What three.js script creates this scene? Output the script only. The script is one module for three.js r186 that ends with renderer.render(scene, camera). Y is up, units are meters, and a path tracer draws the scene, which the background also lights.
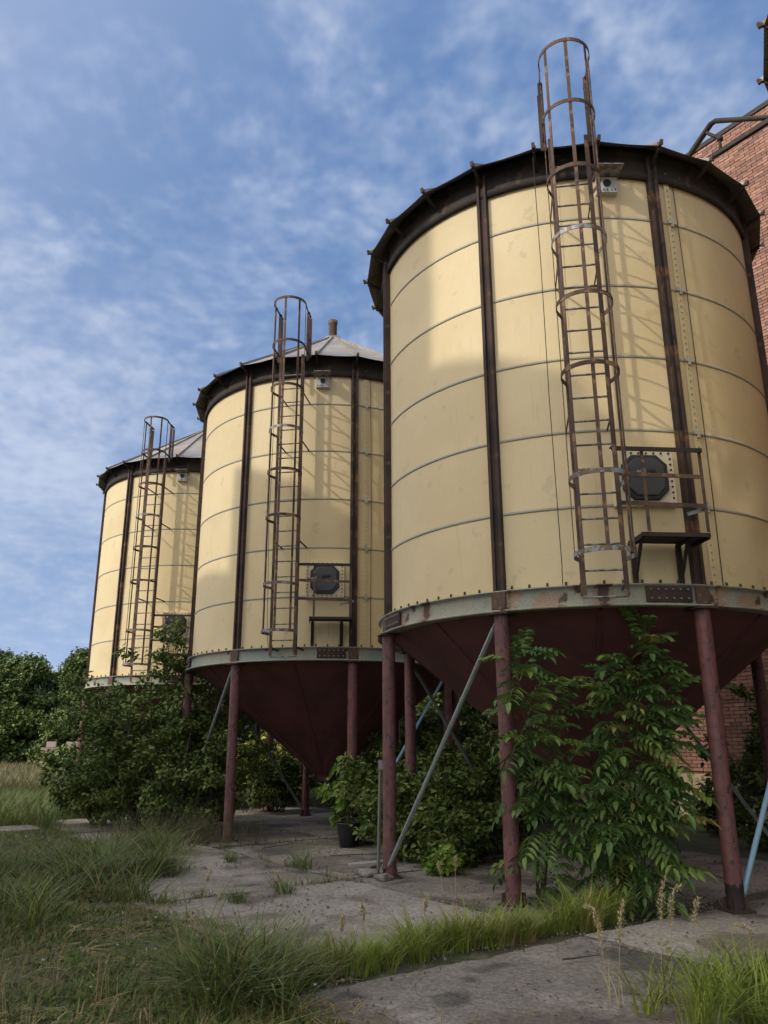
import * as THREE from 'three';
import { mergeGeometries } from 'three/addons/utils/BufferGeometryUtils.js';
import { ImprovedNoise } from 'three/addons/math/ImprovedNoise.js';

// ---------------------------------------------------------------- camera
const scene = new THREE.Scene();
const camera = new THREE.PerspectiveCamera(65.87, 0.75, 0.05, 2000);
camera.position.set(0, 1.6, 0);
camera.rotation.order = 'YXZ';
camera.rotation.set(0.286, 0, -0.0034);
camera.updateMatrixWorld();

// ---------------------------------------------------------------- sun and sky
const SUN_AZ = THREE.MathUtils.degToRad(32), SUN_EL = THREE.MathUtils.degToRad(35);
const SUN = new THREE.Vector3(-Math.cos(SUN_AZ) * Math.cos(SUN_EL), Math.sin(SUN_EL), Math.sin(SUN_AZ) * Math.cos(SUN_EL));
const CLX = 21.3, CLZ = 8.8;
const SUN_POWER = 2.0, SKY_POWER = 1.0, EXPOSURE = 1.05;
const perlin = new ImprovedNoise();
const N3 = (x, y, z) => perlin.noise(x, y, z);
function fbm(x, y, z, oct) { let s = 0, a = 0.5, f = 1; for (let i = 0; i < oct; i++) { s += a * N3(x * f, y * f, z + i * 7.3); f *= 2.03; a *= 0.5; } return s; }
const clamp = (x, a = 0, b = 1) => Math.min(b, Math.max(a, x));
const smooth = (a, b, x) => { const t = clamp((x - a) / (b - a)); return t * t * (3 - 2 * t); };
const mix = (a, b, t) => a + (b - a) * t;
{
  const W = 3072, H = 1536, data = new Float32Array(W * H * 4);
  for (let j = 0; j < H; j++) {
    const el = (j + 0.5) / H * Math.PI - Math.PI / 2, dy = Math.sin(el), ce = Math.cos(el);
    for (let i = 0; i < W; i++) {
      const o = (j * W + i) * 4;
      data[o + 3] = 1;
      if (dy < -0.03) { data[o] = 0.2; data[o + 1] = 0.21; data[o + 2] = 0.2; continue; }
      const az = ((i + 0.5) / W - 0.5) * 2 * Math.PI, dx = Math.cos(az) * ce, dz = Math.sin(az) * ce;
      const up = Math.max(dy, 0);
      const chi = Math.acos(clamp(dx * SUN.x + dy * SUN.y + dz * SUN.z, -1, 1));
      // clear air: deeper blue towards the zenith, paler towards the horizon, warm-white aureole round the sun (exponential as in the CIE turbid-sky indicatrix), its strength raised to add fill light in the shade
      const hz = Math.exp(-up * 4.2);
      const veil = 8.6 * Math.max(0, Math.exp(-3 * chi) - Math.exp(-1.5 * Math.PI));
      let r = mix(0.095, 0.46, hz), g = mix(0.205, 0.60, hz), b = mix(0.45, 0.84, hz);
      // thin high cloud sheet, seen on a plane far overhead
      const k = 1.12 / (up + 0.22), px = dx * k, pz = dz * k;
      const wx = fbm(px * 1.3 + 3.1, pz * 1.3, 1.7, 3), wz = fbm(px * 1.3, pz * 1.3 + 8.2, 5.1, 3);
      const big = fbm(px * 1.0 + CLX + wx * 0.4, pz * 1.0 + CLZ + wz * 0.4, 9.4, 3);
      const mid = fbm(px * 7.5 + pz * 2.0 + wx * 1.2, pz * 6.6 + wz * 1.2, 3.3, 4);
      const rip = fbm(px * 27 + pz * 8 + wx * 3, pz * 27 - px * 7 + wz * 3, 12.6, 3);
      let c = smooth(-0.42, 0.74, big * 1.05 + mid * 0.58 + rip * (0.40 + 0.5 * mid) - 0.12 * smooth(0.35, 0.65, up));
      c *= mix(0.72, 0.62, hz);
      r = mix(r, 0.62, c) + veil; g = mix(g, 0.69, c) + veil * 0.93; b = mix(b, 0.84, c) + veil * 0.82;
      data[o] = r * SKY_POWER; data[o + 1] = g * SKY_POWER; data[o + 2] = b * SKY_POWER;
    }
  }
  const sky = new THREE.DataTexture(data, W, H, THREE.RGBAFormat, THREE.FloatType);
  sky.mapping = THREE.EquirectangularReflectionMapping;
  sky.magFilter = THREE.LinearFilter; sky.minFilter = THREE.LinearFilter;
  sky.needsUpdate = true;
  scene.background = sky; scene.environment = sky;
}
const C1 = new THREE.Vector3(2.83, 0, -11.41);             // axis of the nearest whole silo
const sun = new THREE.DirectionalLight(new THREE.Color(1, 0.93, 0.82), SUN_POWER);
sun.position.copy(SUN).multiplyScalar(80).add(C1);
sun.target.position.copy(C1);
sun.castShadow = true; sun.shadow.mapSize.set(4096, 4096);
Object.assign(sun.shadow.camera, { left: -60, right: 60, top: 60, bottom: -60, near: 1, far: 250 });
scene.add(sun, sun.target);
const renderer = new THREE.WebGLRenderer({ antialias: true });
renderer.toneMapping = THREE.LinearToneMapping;
renderer.toneMappingExposure = EXPOSURE;
renderer.shadowMap.enabled = true;

// ---------------------------------------------------------------- helpers
function rng(seed) { let a = seed >>> 0; return () => { a = (a + 0x6D2B79F5) >>> 0; let t = Math.imul(a ^ (a >>> 15), 1 | a); t = (t + Math.imul(t ^ (t >>> 7), 61 | t)) ^ t; return ((t ^ (t >>> 14)) >>> 0) / 4294967296; }; }
const R0 = rng(11);
const lin = (r, g, b) => new THREE.Color().setRGB(r, g, b);
const taken = new Map();
function numbered(n) { const k = taken.get(n) || 0; taken.set(n, k + 1); return k ? `${n}_${String(k).padStart(3, '0')}` : n; }
function tag(o, label, category, group, kind) { o.userData = { ...o.userData, label, category }; if (group) o.userData.group = group; if (kind) o.userData.kind = kind; return o; }
function thing(name, label, category, pos = [0, 0, 0], turn = 0, group) { const g = new THREE.Group(); g.name = numbered(name); g.position.set(...pos); g.rotation.y = turn; tag(g, label, category, group); scene.add(g); return g; }
function part(name, geo, mat, parent, kind) { const m = new THREE.Mesh(geo, mat); m.name = name; m.castShadow = m.receiveShadow = true; if (kind) m.userData.kind = kind; parent.add(m); return m; }
function piece(name, parent) { const g = new THREE.Group(); g.name = name; parent.add(g); return g; }
function shadows(o) { o.traverse(m => { if (m.isMesh) { m.castShadow = m.receiveShadow = true; } }); return o; }
// uv in metres by the way each face points
function uvBox(geo, s = 1, off = 0) {
  const g = geo.index ? geo.toNonIndexed() : geo, p = g.attributes.position, n = g.attributes.normal, uv = new Float32Array(p.count * 2);
  for (let i = 0; i < p.count; i += 3) {
    const nx = Math.abs(n.getX(i) + n.getX(i + 1) + n.getX(i + 2)), ny = Math.abs(n.getY(i) + n.getY(i + 1) + n.getY(i + 2)), nz = Math.abs(n.getZ(i) + n.getZ(i + 1) + n.getZ(i + 2));
    for (let k = i; k < i + 3; k++) {
      const x = p.getX(k), y = p.getY(k), z = p.getZ(k);
      let u, v; if (ny > nx && ny > nz) { u = x; v = z; } else if (nx > nz) { u = z; v = y; } else { u = x; v = y; }
      uv[k * 2] = u * s + off; uv[k * 2 + 1] = v * s + off * 0.7;
    }
  }
  g.setAttribute('uv', new THREE.BufferAttribute(uv, 2)); return g;
}
function flat(g) { const h = g.index ? g.toNonIndexed() : g; for (const k of Object.keys(h.attributes)) if (!['position', 'normal', 'uv'].includes(k)) h.deleteAttribute(k); return h; }
const merge = list => mergeGeometries(list.map(flat));
const box = (w, h, d, x = 0, y = 0, z = 0) => new THREE.BoxGeometry(w, h, d).translate(x, y, z);
function bar(a, b, w, h = w, up = [0, 1, 0]) {             // square bar between two points
  const A = new THREE.Vector3(...a), B = new THREE.Vector3(...b), L = A.distanceTo(B);
  const g = new THREE.BoxGeometry(w, h, L), m = new THREE.Matrix4().lookAt(A, B, new THREE.Vector3(...up));
  return g.applyMatrix4(m).translate((A.x + B.x) / 2, (A.y + B.y) / 2, (A.z + B.z) / 2);
}
function rod(a, b, r0, r1 = r0, seg = 8) {
  const A = new THREE.Vector3(...a), B = new THREE.Vector3(...b), L = A.distanceTo(B);
  const g = new THREE.CylinderGeometry(r1, r0, L, seg), qn = new THREE.Quaternion().setFromUnitVectors(new THREE.Vector3(0, 1, 0), B.clone().sub(A).normalize());
  return g.applyQuaternion(qn).translate((A.x + B.x) / 2, (A.y + B.y) / 2, (A.z + B.z) / 2);
}
function tube(pts, radii, seg = 6) {                        // tapered tube
  const P = pts.map(p => new THREE.Vector3(...p)), pos = [], idx = [], uv = [];
  let len = 0;
  P.forEach((p, i) => {
    const t = P[Math.min(i + 1, P.length - 1)].clone().sub(P[Math.max(i - 1, 0)]).normalize();
    const s = new THREE.Vector3(0, 0, 1); if (Math.abs(t.z) > 0.9) s.set(1, 0, 0);
    const u = new THREE.Vector3().crossVectors(t, s).normalize(), v = new THREE.Vector3().crossVectors(t, u);
    if (i) len += p.distanceTo(P[i - 1]);
    for (let k = 0; k <= seg; k++) { const a = k / seg * 2 * Math.PI, r = radii[i]; pos.push(p.x + (u.x * Math.cos(a) + v.x * Math.sin(a)) * r, p.y + (u.y * Math.cos(a) + v.y * Math.sin(a)) * r, p.z + (u.z * Math.cos(a) + v.z * Math.sin(a)) * r); uv.push(k / seg, len); }
    if (i) for (let k = 0; k < seg; k++) { const a = (i - 1) * (seg + 1) + k, b = a + seg + 1; idx.push(a, a + 1, b, b, a + 1, b + 1); }
  });
  const g = new THREE.BufferGeometry();
  g.setAttribute('position', new THREE.Float32BufferAttribute(pos, 3)); g.setAttribute('uv', new THREE.Float32BufferAttribute(uv, 2)); g.setIndex(idx); g.computeVertexNormals();
  return g;
}
function prism(profile, y0, y1) {                           // profile in x,z extruded along y
  const s = new THREE.Shape(profile.map(([x, z]) => new THREE.Vector2(x, -z)));
  const g = new THREE.ExtrudeGeometry(s, { depth: y1 - y0, bevelEnabled: false });
  return g.rotateX(-Math.PI / 2).translate(0, y0, 0);
}
// ---------------------------------------------------------------- textures (tiling noise)
function lattice(seed, n) { const r = rng(seed), a = new Float32Array(n * n); for (let i = 0; i < a.length; i++) a[i] = r(); return a; }
function tileNoise(seed, n) {
  const a = lattice(seed, n);
  return (u, v) => {
    let x = u * n, y = v * n; let xi = Math.floor(x), yi = Math.floor(y); let fx = x - xi, fy = y - yi; fx = fx * fx * (3 - 2 * fx); fy = fy * fy * (3 - 2 * fy);
    xi = ((xi % n) + n) % n; yi = ((yi % n) + n) % n; const x1 = (xi + 1) % n, y1 = (yi + 1) % n;
    return (a[yi * n + xi] * (1 - fx) + a[yi * n + x1] * fx) * (1 - fy) + (a[y1 * n + xi] * (1 - fx) + a[y1 * n + x1] * fx) * fy;
  };
}
function tileFbm(seed, n, oct) { const f = []; for (let i = 0; i < oct; i++) f.push(tileNoise(seed + i * 17, n << i)); return (u, v) => { let s = 0, a = 0.5, t = 0; for (const q of f) { s += a * q(u, v); t += a; a *= 0.55; } return s / t; }; }
function texture(size, fn, srgb = true) {
  const d = new Uint8Array(size * size * 4);
  for (let j = 0; j < size; j++) for (let i = 0; i < size; i++) {
    const c = fn((i + 0.5) / size, (j + 0.5) / size), o = (j * size + i) * 4;
    for (let k = 0; k < 3; k++) { let x = clamp(Array.isArray(c) ? c[k] : c); if (srgb) x = x <= 0.0031308 ? 12.92 * x : 1.055 * Math.pow(x, 1 / 2.4) - 0.055; d[o + k] = Math.round(x * 255); }
    d[o + 3] = 255;
  }
  const t = new THREE.DataTexture(d, size, size); t.wrapS = t.wrapT = THREE.RepeatWrapping; t.magFilter = THREE.LinearFilter; t.minFilter = THREE.LinearMipmapLinearFilter; t.generateMipmaps = true;
  if (srgb) t.colorSpace = THREE.SRGBColorSpace; t.needsUpdate = true; return t;
}
const rep = (t, s) => { t.repeat.set(s, s); return t; };
const lerp3 = (a, b, t) => [mix(a[0], b[0], t), mix(a[1], b[1], t), mix(a[2], b[2], t)];
const scale3 = (a, k) => [a[0] * k, a[1] * k, a[2] * k];
const T = {};
{
  const a = tileFbm(1, 4, 6), b = tileFbm(5, 8, 5), c = tileNoise(9, 64), e = tileFbm(21, 16, 4), fine = tileNoise(31, 256), str = tileNoise(41, 128);
  // cream enamel, faintly stained, hairline drip marks and scuffs
  T.cream = rep(texture(1024, (u, v) => {
    let col = lerp3([0.67, 0.535, 0.30], [0.635, 0.495, 0.27], smooth(0.35, 0.65, a(u, v)));
    const drip = smooth(0.72, 0.95, str(u, v * 0.06)) * smooth(0.45, 0.65, b(u * 1, v * 0.5)) * 0.16;
    col = lerp3(col, [0.36, 0.27, 0.15], drip);
    const scuff = smooth(0.72, 0.77, e(u, v)) * 0.3; col = lerp3(col, [0.40, 0.33, 0.20], scuff);
    return scale3(col, 0.975 + 0.05 * fine(u, v));
  }), 1 / 3);
  T.creamBump = rep(texture(512, (u, v) => 0.5 + 0.5 * (a(u, v) - 0.5) + 0.12 * (fine(u, v) - 0.5), false), 1 / 3);
  // rusted dark steel
  const rust = (dark, brown, orange, t0) => (u, v) => { const n = a(u, v), m = b(u, v), s = e(u, v); let col = lerp3(dark, brown, smooth(0.36, 0.60, n)); col = lerp3(col, orange, smooth(t0, t0 + 0.12, m * 0.6 + s * 0.4)); return scale3(col, 0.75 + 0.5 * fine(u, v)); };
  T.rust = rep(texture(512, rust([0.032, 0.021, 0.017], [0.062, 0.034, 0.024], [0.16, 0.075, 0.035], 0.59)), 1 / 1.1);
  T.rustLight = rep(texture(512, rust([0.06, 0.038, 0.03], [0.115, 0.066, 0.042], [0.24, 0.14, 0.075], 0.57)), 1 / 0.8);
  T.dark = rep(texture(512, rust([0.016, 0.012, 0.010], [0.034, 0.022, 0.016], [0.085, 0.045, 0.022], 0.60)), 1 / 1.1);
  // grey-green painted ring beam, rust breaking through
  T.ring = rep(texture(1024, (u, v) => { const n = b(u, v), m = e(u, v), q = a(u, v); let col = lerp3([0.195, 0.225, 0.19], [0.28, 0.265, 0.195], smooth(0.38, 0.58, q)); col = lerp3(col, [0.27, 0.15, 0.075], smooth(0.57, 0.70, n) * 0.65); col = lerp3(col, [0.075, 0.04, 0.026], smooth(0.60, 0.66, m * 0.5 + n * 0.5)); return scale3(col, 0.8 + 0.4 * fine(u, v)); }), 1 / 2.2);
  T.leg = rep(texture(512, (u, v) => { const n = b(u, v), m = e(u, v); let col = lerp3([0.165, 0.064, 0.056], [0.115, 0.048, 0.042], smooth(0.38, 0.62, n)); col = lerp3(col, [0.05, 0.028, 0.024], smooth(0.64, 0.70, m)); col = lerp3(col, [0.28, 0.16, 0.13], smooth(0.70, 0.76, a(u, v) * 0.4 + m * 0.6) * 0.6); return scale3(col, 0.8 + 0.4 * fine(u, v)); }), 1 / 1.0);
  T.hopper = rep(texture(512, (u, v) => { const n = a(u, v); return scale3(lerp3([0.155, 0.052, 0.046], [0.115, 0.042, 0.037], smooth(0.4, 0.6, n)), 0.85 + 0.3 * fine(u, v)); }), 1 / 2);
  T.roof = rep(texture(512, (u, v) => { const n = a(u, v), m = b(u, v); let col = lerp3([0.25, 0.25, 0.24], [0.34, 0.31, 0.26], smooth(0.38, 0.62, n)); col = lerp3(col, [0.30, 0.19, 0.10], smooth(0.52, 0.66, m) * 0.75); return scale3(col, 0.85 + 0.3 * fine(u, v)); }), 1 / 1.6);
  T.galv = rep(texture(256, (u, v) => { const m = b(u, v); return scale3(lerp3([0.26, 0.27, 0.28], [0.15, 0.10, 0.07], smooth(0.44, 0.58, m)), 0.85 + 0.3 * fine(u, v)); }), 1 / 0.5);
  T.green = rep(texture(256, (u, v) => { const m = b(u, v); return scale3(lerp3([0.20, 0.25, 0.22], [0.15, 0.12, 0.09], smooth(0.52, 0.66, m)), 0.85 + 0.3 * fine(u, v)); }), 1 / 0.7);
  T.bark = rep(texture(256, (u, v) => { const m = b(u, v * 0.3); return scale3([0.085, 0.066, 0.048], 0.6 + 0.8 * m); }), 1);
  // worn concrete: pale cement, brown silt, dark damp stains, aggregate, hairline cracks
  const ridge = tileFbm(77, 3, 6), ridge2 = tileFbm(97, 6, 5), spots = tileNoise(55, 512);
  T.concrete = rep(texture(2048, (u, v) => {
    const n = a(u, v), m = b(u, v), s = e(u, v);
    let col = lerp3([0.285, 0.252, 0.205], [0.19, 0.165, 0.132], smooth(0.40, 0.58, n));
    col = lerp3(col, [0.115, 0.088, 0.062], smooth(0.48, 0.62, m) * 0.75);
    col = lerp3(col, [0.055, 0.050, 0.042], smooth(0.58, 0.68, s * 0.55 + n * 0.45) * 0.8);
    col = lerp3(col, [0.36, 0.32, 0.265], smooth(0.58, 0.70, ridge2(u, v)) * 0.55);
    const g = fine(u, v) * 0.5 + spots(u, v) * 0.5; col = scale3(col, 0.5 + 1.0 * g);
    if (spots(u * 1.0, v) > 0.93) col = lerp3(col, [0.06, 0.045, 0.03], 0.5);
    return col;
  }), 1 / 7);
  T.concreteBump = rep(texture(1024, (u, v) => { const cr = Math.abs(ridge(u, v) - 0.5); return clamp(0.35 + 0.5 * b(u, v) + 0.25 * (spots(u, v) - 0.5) - (cr < 0.0045 ? 0.4 * (1 - cr / 0.0045) : 0)); }, false), 1 / 7);
  T.soil = rep(texture(1024, (u, v) => { const n = a(u, v), m = b(u, v), s = e(u, v); let col = lerp3([0.060, 0.058, 0.030], [0.085, 0.070, 0.042], smooth(0.4, 0.6, n)); col = lerp3(col, [0.045, 0.060, 0.022], smooth(0.45, 0.62, m)); col = lerp3(col, [0.15, 0.125, 0.075], smooth(0.60, 0.72, s) * 0.6); return scale3(col, 0.6 + 0.8 * fine(u, v)); }), 1 / 5);
  T.plaster = rep(texture(512, (u, v) => { const n = a(u, v), m = e(u, v); let col = lerp3([0.46, 0.38, 0.25], [0.36, 0.29, 0.19], smooth(0.4, 0.6, n)); col = lerp3(col, [0.22, 0.13, 0.085], smooth(0.60, 0.66, m)); return scale3(col, 0.85 + 0.3 * fine(u, v)); }), 1 / 2);
  T.mortar = rep(texture(512, (u, v) => scale3(lerp3([0.25, 0.15, 0.10], [0.18, 0.10, 0.07], a(u, v)), 0.7 + 0.6 * fine(u, v))), 1 / 2);
}
const std = (o) => new THREE.MeshStandardMaterial({ roughness: 0.8, metalness: 0, ...o });
const M = {
  cream: [1, 0.965, 1.03].map((k, i) => std({ map: T.cream, color: lin(k, k * (i === 1 ? 1.01 : 1), k), roughness: 0.6, bumpMap: T.creamBump, bumpScale: 0.004 })),
  rust: std({ map: T.rust, roughness: 0.85 }), rustLight: std({ map: T.rustLight, roughness: 0.85 }), dark: std({ map: T.dark, roughness: 0.8 }),
  ring: std({ map: T.ring, roughness: 0.7 }), leg: std({ map: T.leg, roughness: 0.6 }), hopper: std({ map: T.hopper, roughness: 0.65 }),
  roof: std({ map: T.roof, roughness: 0.6, metalness: 0.15, side: THREE.DoubleSide }), galv: std({ map: T.galv, roughness: 0.55, metalness: 0.3 }), green: std({ map: T.green, roughness: 0.6 }),
  blue: std({ color: lin(0.22, 0.36, 0.44), roughness: 0.6 }), seam: std({ color: lin(0.36, 0.335, 0.25), roughness: 0.7 }),
  black: std({ color: lin(0.018, 0.018, 0.019), roughness: 0.45 }), hatch: std({ color: lin(0.055, 0.056, 0.058), roughness: 0.4 }), white: std({ color: lin(0.50, 0.50, 0.48), roughness: 0.6 }),
  bolt: std({ color: lin(0.075, 0.045, 0.03), roughness: 0.8 }), bark: std({ map: T.bark, roughness: 0.95 }), twig: std({ color: lin(0.07, 0.052, 0.035), roughness: 0.95 }),
  concrete: std({ map: T.concrete, bumpMap: T.concreteBump, bumpScale: 0.035, roughness: 0.93 }), soil: std({ map: T.soil, roughness: 1 }),
  plaster: std({ map: T.plaster, roughness: 0.95 }), mortar: std({ map: T.mortar, roughness: 0.95 }),
  plate: std({ color: lin(0.70, 0.60, 0.40), roughness: 0.6 }),
  glass: std({ color: lin(0.03, 0.035, 0.04), roughness: 0.15 }),
};
const leafMat = (r, g, b, rough = 0.55) => new THREE.MeshPhysicalMaterial({ color: lin(r, g, b), roughness: rough, side: THREE.DoubleSide, transmission: 0.35, thickness: 0, specularIntensity: 0.5 });

// ================================================================ SETTING
const ROW = -0.94724;                                       // turn that lays local x along the row of silos, local z towards the yard
const rowX = new THREE.Vector3(Math.cos(ROW), 0, -Math.sin(ROW)), rowZ = new THREE.Vector3(Math.sin(ROW), 0, Math.cos(ROW));
const AB = (a, b, y = 0) => [C1.x + rowX.x * a + rowZ.x * b, y, C1.z + rowX.z * a + rowZ.z * b];
const toAB = (x, z) => [(x - C1.x) * rowX.x + (z - C1.z) * rowX.z, (x - C1.x) * rowZ.x + (z - C1.z) * rowZ.z];
const G0 = -0.018;                                          // soil level beside the slabs
{ // ground sheet to the horizon
  const g = new THREE.PlaneGeometry(60, 60, 120, 120).rotateX(-Math.PI / 2).translate(-4, 0, -22);
  const p = g.attributes.position, uv = g.attributes.uv;
  for (let i = 0; i < p.count; i++) {
    const x = p.getX(i), z = p.getZ(i), [a, b] = toAB(x, z), out = smooth(6.0, 7.5, b);
    p.setY(i, G0 - 0.006 + out * 0.05 * (N3(x * 0.7, z * 0.7, 2) + 0.5 * N3(x * 2, z * 2, 4)));
    uv.setXY(i, x, z);
  }
  g.computeVertexNormals();
  const o = part('ground', g, M.soil, scene); o.userData.kind = 'structure';
  const far = new THREE.RingGeometry(24, 900, 64, 6).rotateX(-Math.PI / 2).translate(-4, G0 - 0.13, -22);
  const q = far.attributes.position, fu = far.attributes.uv; for (let i = 0; i < q.count; i++) fu.setXY(i, q.getX(i), q.getZ(i));
  const f = part('field', far, M.soil, scene); f.userData.kind = 'structure';
}
// concrete yard: slabs in a grid along the row, edges worn, joints open
const slabHolder = new THREE.Group(); slabHolder.name = 'pavement'; slabHolder.userData.kind = 'structure';
slabHolder.position.copy(C1); slabHolder.rotation.y = ROW; scene.add(slabHolder);
const slabs = [];
{
  const r = rng(71);
  const slab = (a0, a1, b0, b1) => {
    const na = 40, nb = 40, g = new THREE.BoxGeometry(a1 - a0, 0.14, b1 - b0, na, 1, nb).translate((a0 + a1) / 2, -0.07, (b0 + b1) / 2);
    const p = g.attributes.position, sink = (r() - 0.5) * 0.012, ta = (r() - 0.5) * 0.006, tb = (r() - 0.5) * 0.006, sd = r() * 50;
    for (let i = 0; i < p.count; i++) {
      let a = p.getX(i), y = p.getY(i), b = p.getZ(i); const A = a, B = b;
      const ea = Math.min(A - a0, a1 - A), eb = Math.min(B - b0, b1 - B);
      if (ea < 0.01) a += (A - a0 < 0.01 ? 1 : -1) * (0.012 + 0.07 * Math.max(0, N3(B * 1.7 + sd, A, 3) + 0.5 * N3(B * 6, sd, 1) + 0.35 * N3(B * 15, sd, 4)));
      if (eb < 0.01) b += (B - b0 < 0.01 ? 1 : -1) * (0.012 + 0.10 * Math.max(0, N3(A * 1.7 + sd, B, 8) + 0.5 * N3(A * 6, sd, 2) + 0.35 * N3(A * 15, sd, 6)));
      if (y > -0.01) y += sink + ta * (A - a0) + tb * (B - b0) + 0.010 * N3(A * 1.1 + sd, B * 1.1, 5) + 0.004 * N3(A * 4, B * 4, sd) - 0.004;
      p.setXYZ(i, a, y, b);
    }
    g.computeVertexNormals();
    part('concrete_slab', uvBox(g, 1, sd), M.concrete, slabHolder); slabs.push([a0, a1, b0, b1]);
  };
  const as = [-12.3, -8.8, -5.3, -1.35, 2.15, 5.65, 9.15];
  for (let i = 0; i < as.length - 1; i++) for (const [b0, b1] of [[-2.6, 0.9], [0.9, 3.1], [3.1, (i > 3 ? 6.15 : 5.75) - (i === 0 ? 1.4 : i === 1 ? 1.2 : 0)]]) slab(as[i] + 0.02 + (i === 4 ? 0.22 : 0), as[i + 1] - 0.02, b0 + 0.01, b1 - 0.01);
  slab(-11.4, -10.2, 4.6, 9.5);
}
const onSlab = (x, z, m = 0) => { const [a, b] = toAB(x, z); return slabs.some(([a0, a1, b0, b1]) => a > a0 - m && a < a1 + m && b > b0 - m && b < b1 + m); };

// ================================================================ SILOS
const LR = 2.85, SR = 2.815, RING0 = 3.03, RING1 = 3.28, WALLTOP = 8.98, EAVE_R = 3.1, EAVE_Y = 8.95, APEX_Y = 10.95;
const PH = THREE.MathUtils.degToRad(13.3);
const dirOf = t => [-Math.cos(t), Math.sin(t)];             // post angle -> x,z
const at = (t, r, y) => { const [x, z] = dirOf(t); return [x * r, y, z * r]; };
const deg = THREE.MathUtils.degToRad;
// frame on the wall: local x tangential (to the right), y up, z outwards
function wallFrame(t, r, y) { const [nx, nz] = dirOf(t); return new THREE.Matrix4().makeBasis(new THREE.Vector3(Math.sin(t), 0, Math.cos(t)), new THREE.Vector3(0, 1, 0), new THREE.Vector3(nx, 0, nz)).setPosition(nx * r, y, nz * r); }
function curved(t0, t1, y0, y1, r, nt, ny, bulge, seed, dent) {
  const pos = [], uv = [], idx = [];
  for (let j = 0; j <= ny; j++) for (let i = 0; i <= nt; i++) {
    const t = mix(t0, t1, i / nt), y = mix(y0, y1, j / ny), ex = Math.sin(Math.PI * i / nt), ey = Math.sin(Math.PI * j / ny);
    let rr = r + bulge * (ey * 0.35 * ex + Math.sqrt(ex * ey) * N3(t * 2.2 + seed, y * 1.1, seed * 0.7));
    if (dent) { const dd = ((t - dent[0]) * r) ** 2 + (y - dent[1]) ** 2; rr -= dent[2] * Math.exp(-dd / (dent[3] * dent[3])) * Math.sqrt(ex * ey); }
    pos.push(...at(t, rr, y)); uv.push(t * r + seed * 3.7, y + seed * 1.9);
  }
  for (let j = 0; j < ny; j++) for (let i = 0; i < nt; i++) { const a = j * (nt + 1) + i, b = a + nt + 1; idx.push(a, a + 1, b + 1, a, b + 1, b); }
  const g = new THREE.BufferGeometry(); g.setAttribute('position', new THREE.Float32BufferAttribute(pos, 3)); g.setAttribute('uv', new THREE.Float32BufferAttribute(uv, 2)); g.setIndex(idx); g.computeVertexNormals(); return g;
}
const lathe = (pts, seg = 96) => new THREE.LatheGeometry(pts.map(([r, y]) => new THREE.Vector2(r, y)), seg);
function uvLathe(g, r) { const uv = g.attributes.uv, p = g.attributes.position; for (let i = 0; i < uv.count; i++) uv.setXY(i, uv.getX(i) * 2 * Math.PI * r, p.getY(i) + Math.hypot(p.getX(i), p.getZ(i))); return g; }
const GIRTH = [RING1, 4.20, 5.12, 6.07, 7.04, 8.02, WALLTOP];
const LAD = deg(80.8), LADS = 0.53;                          // ladder angle and stand-off

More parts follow.
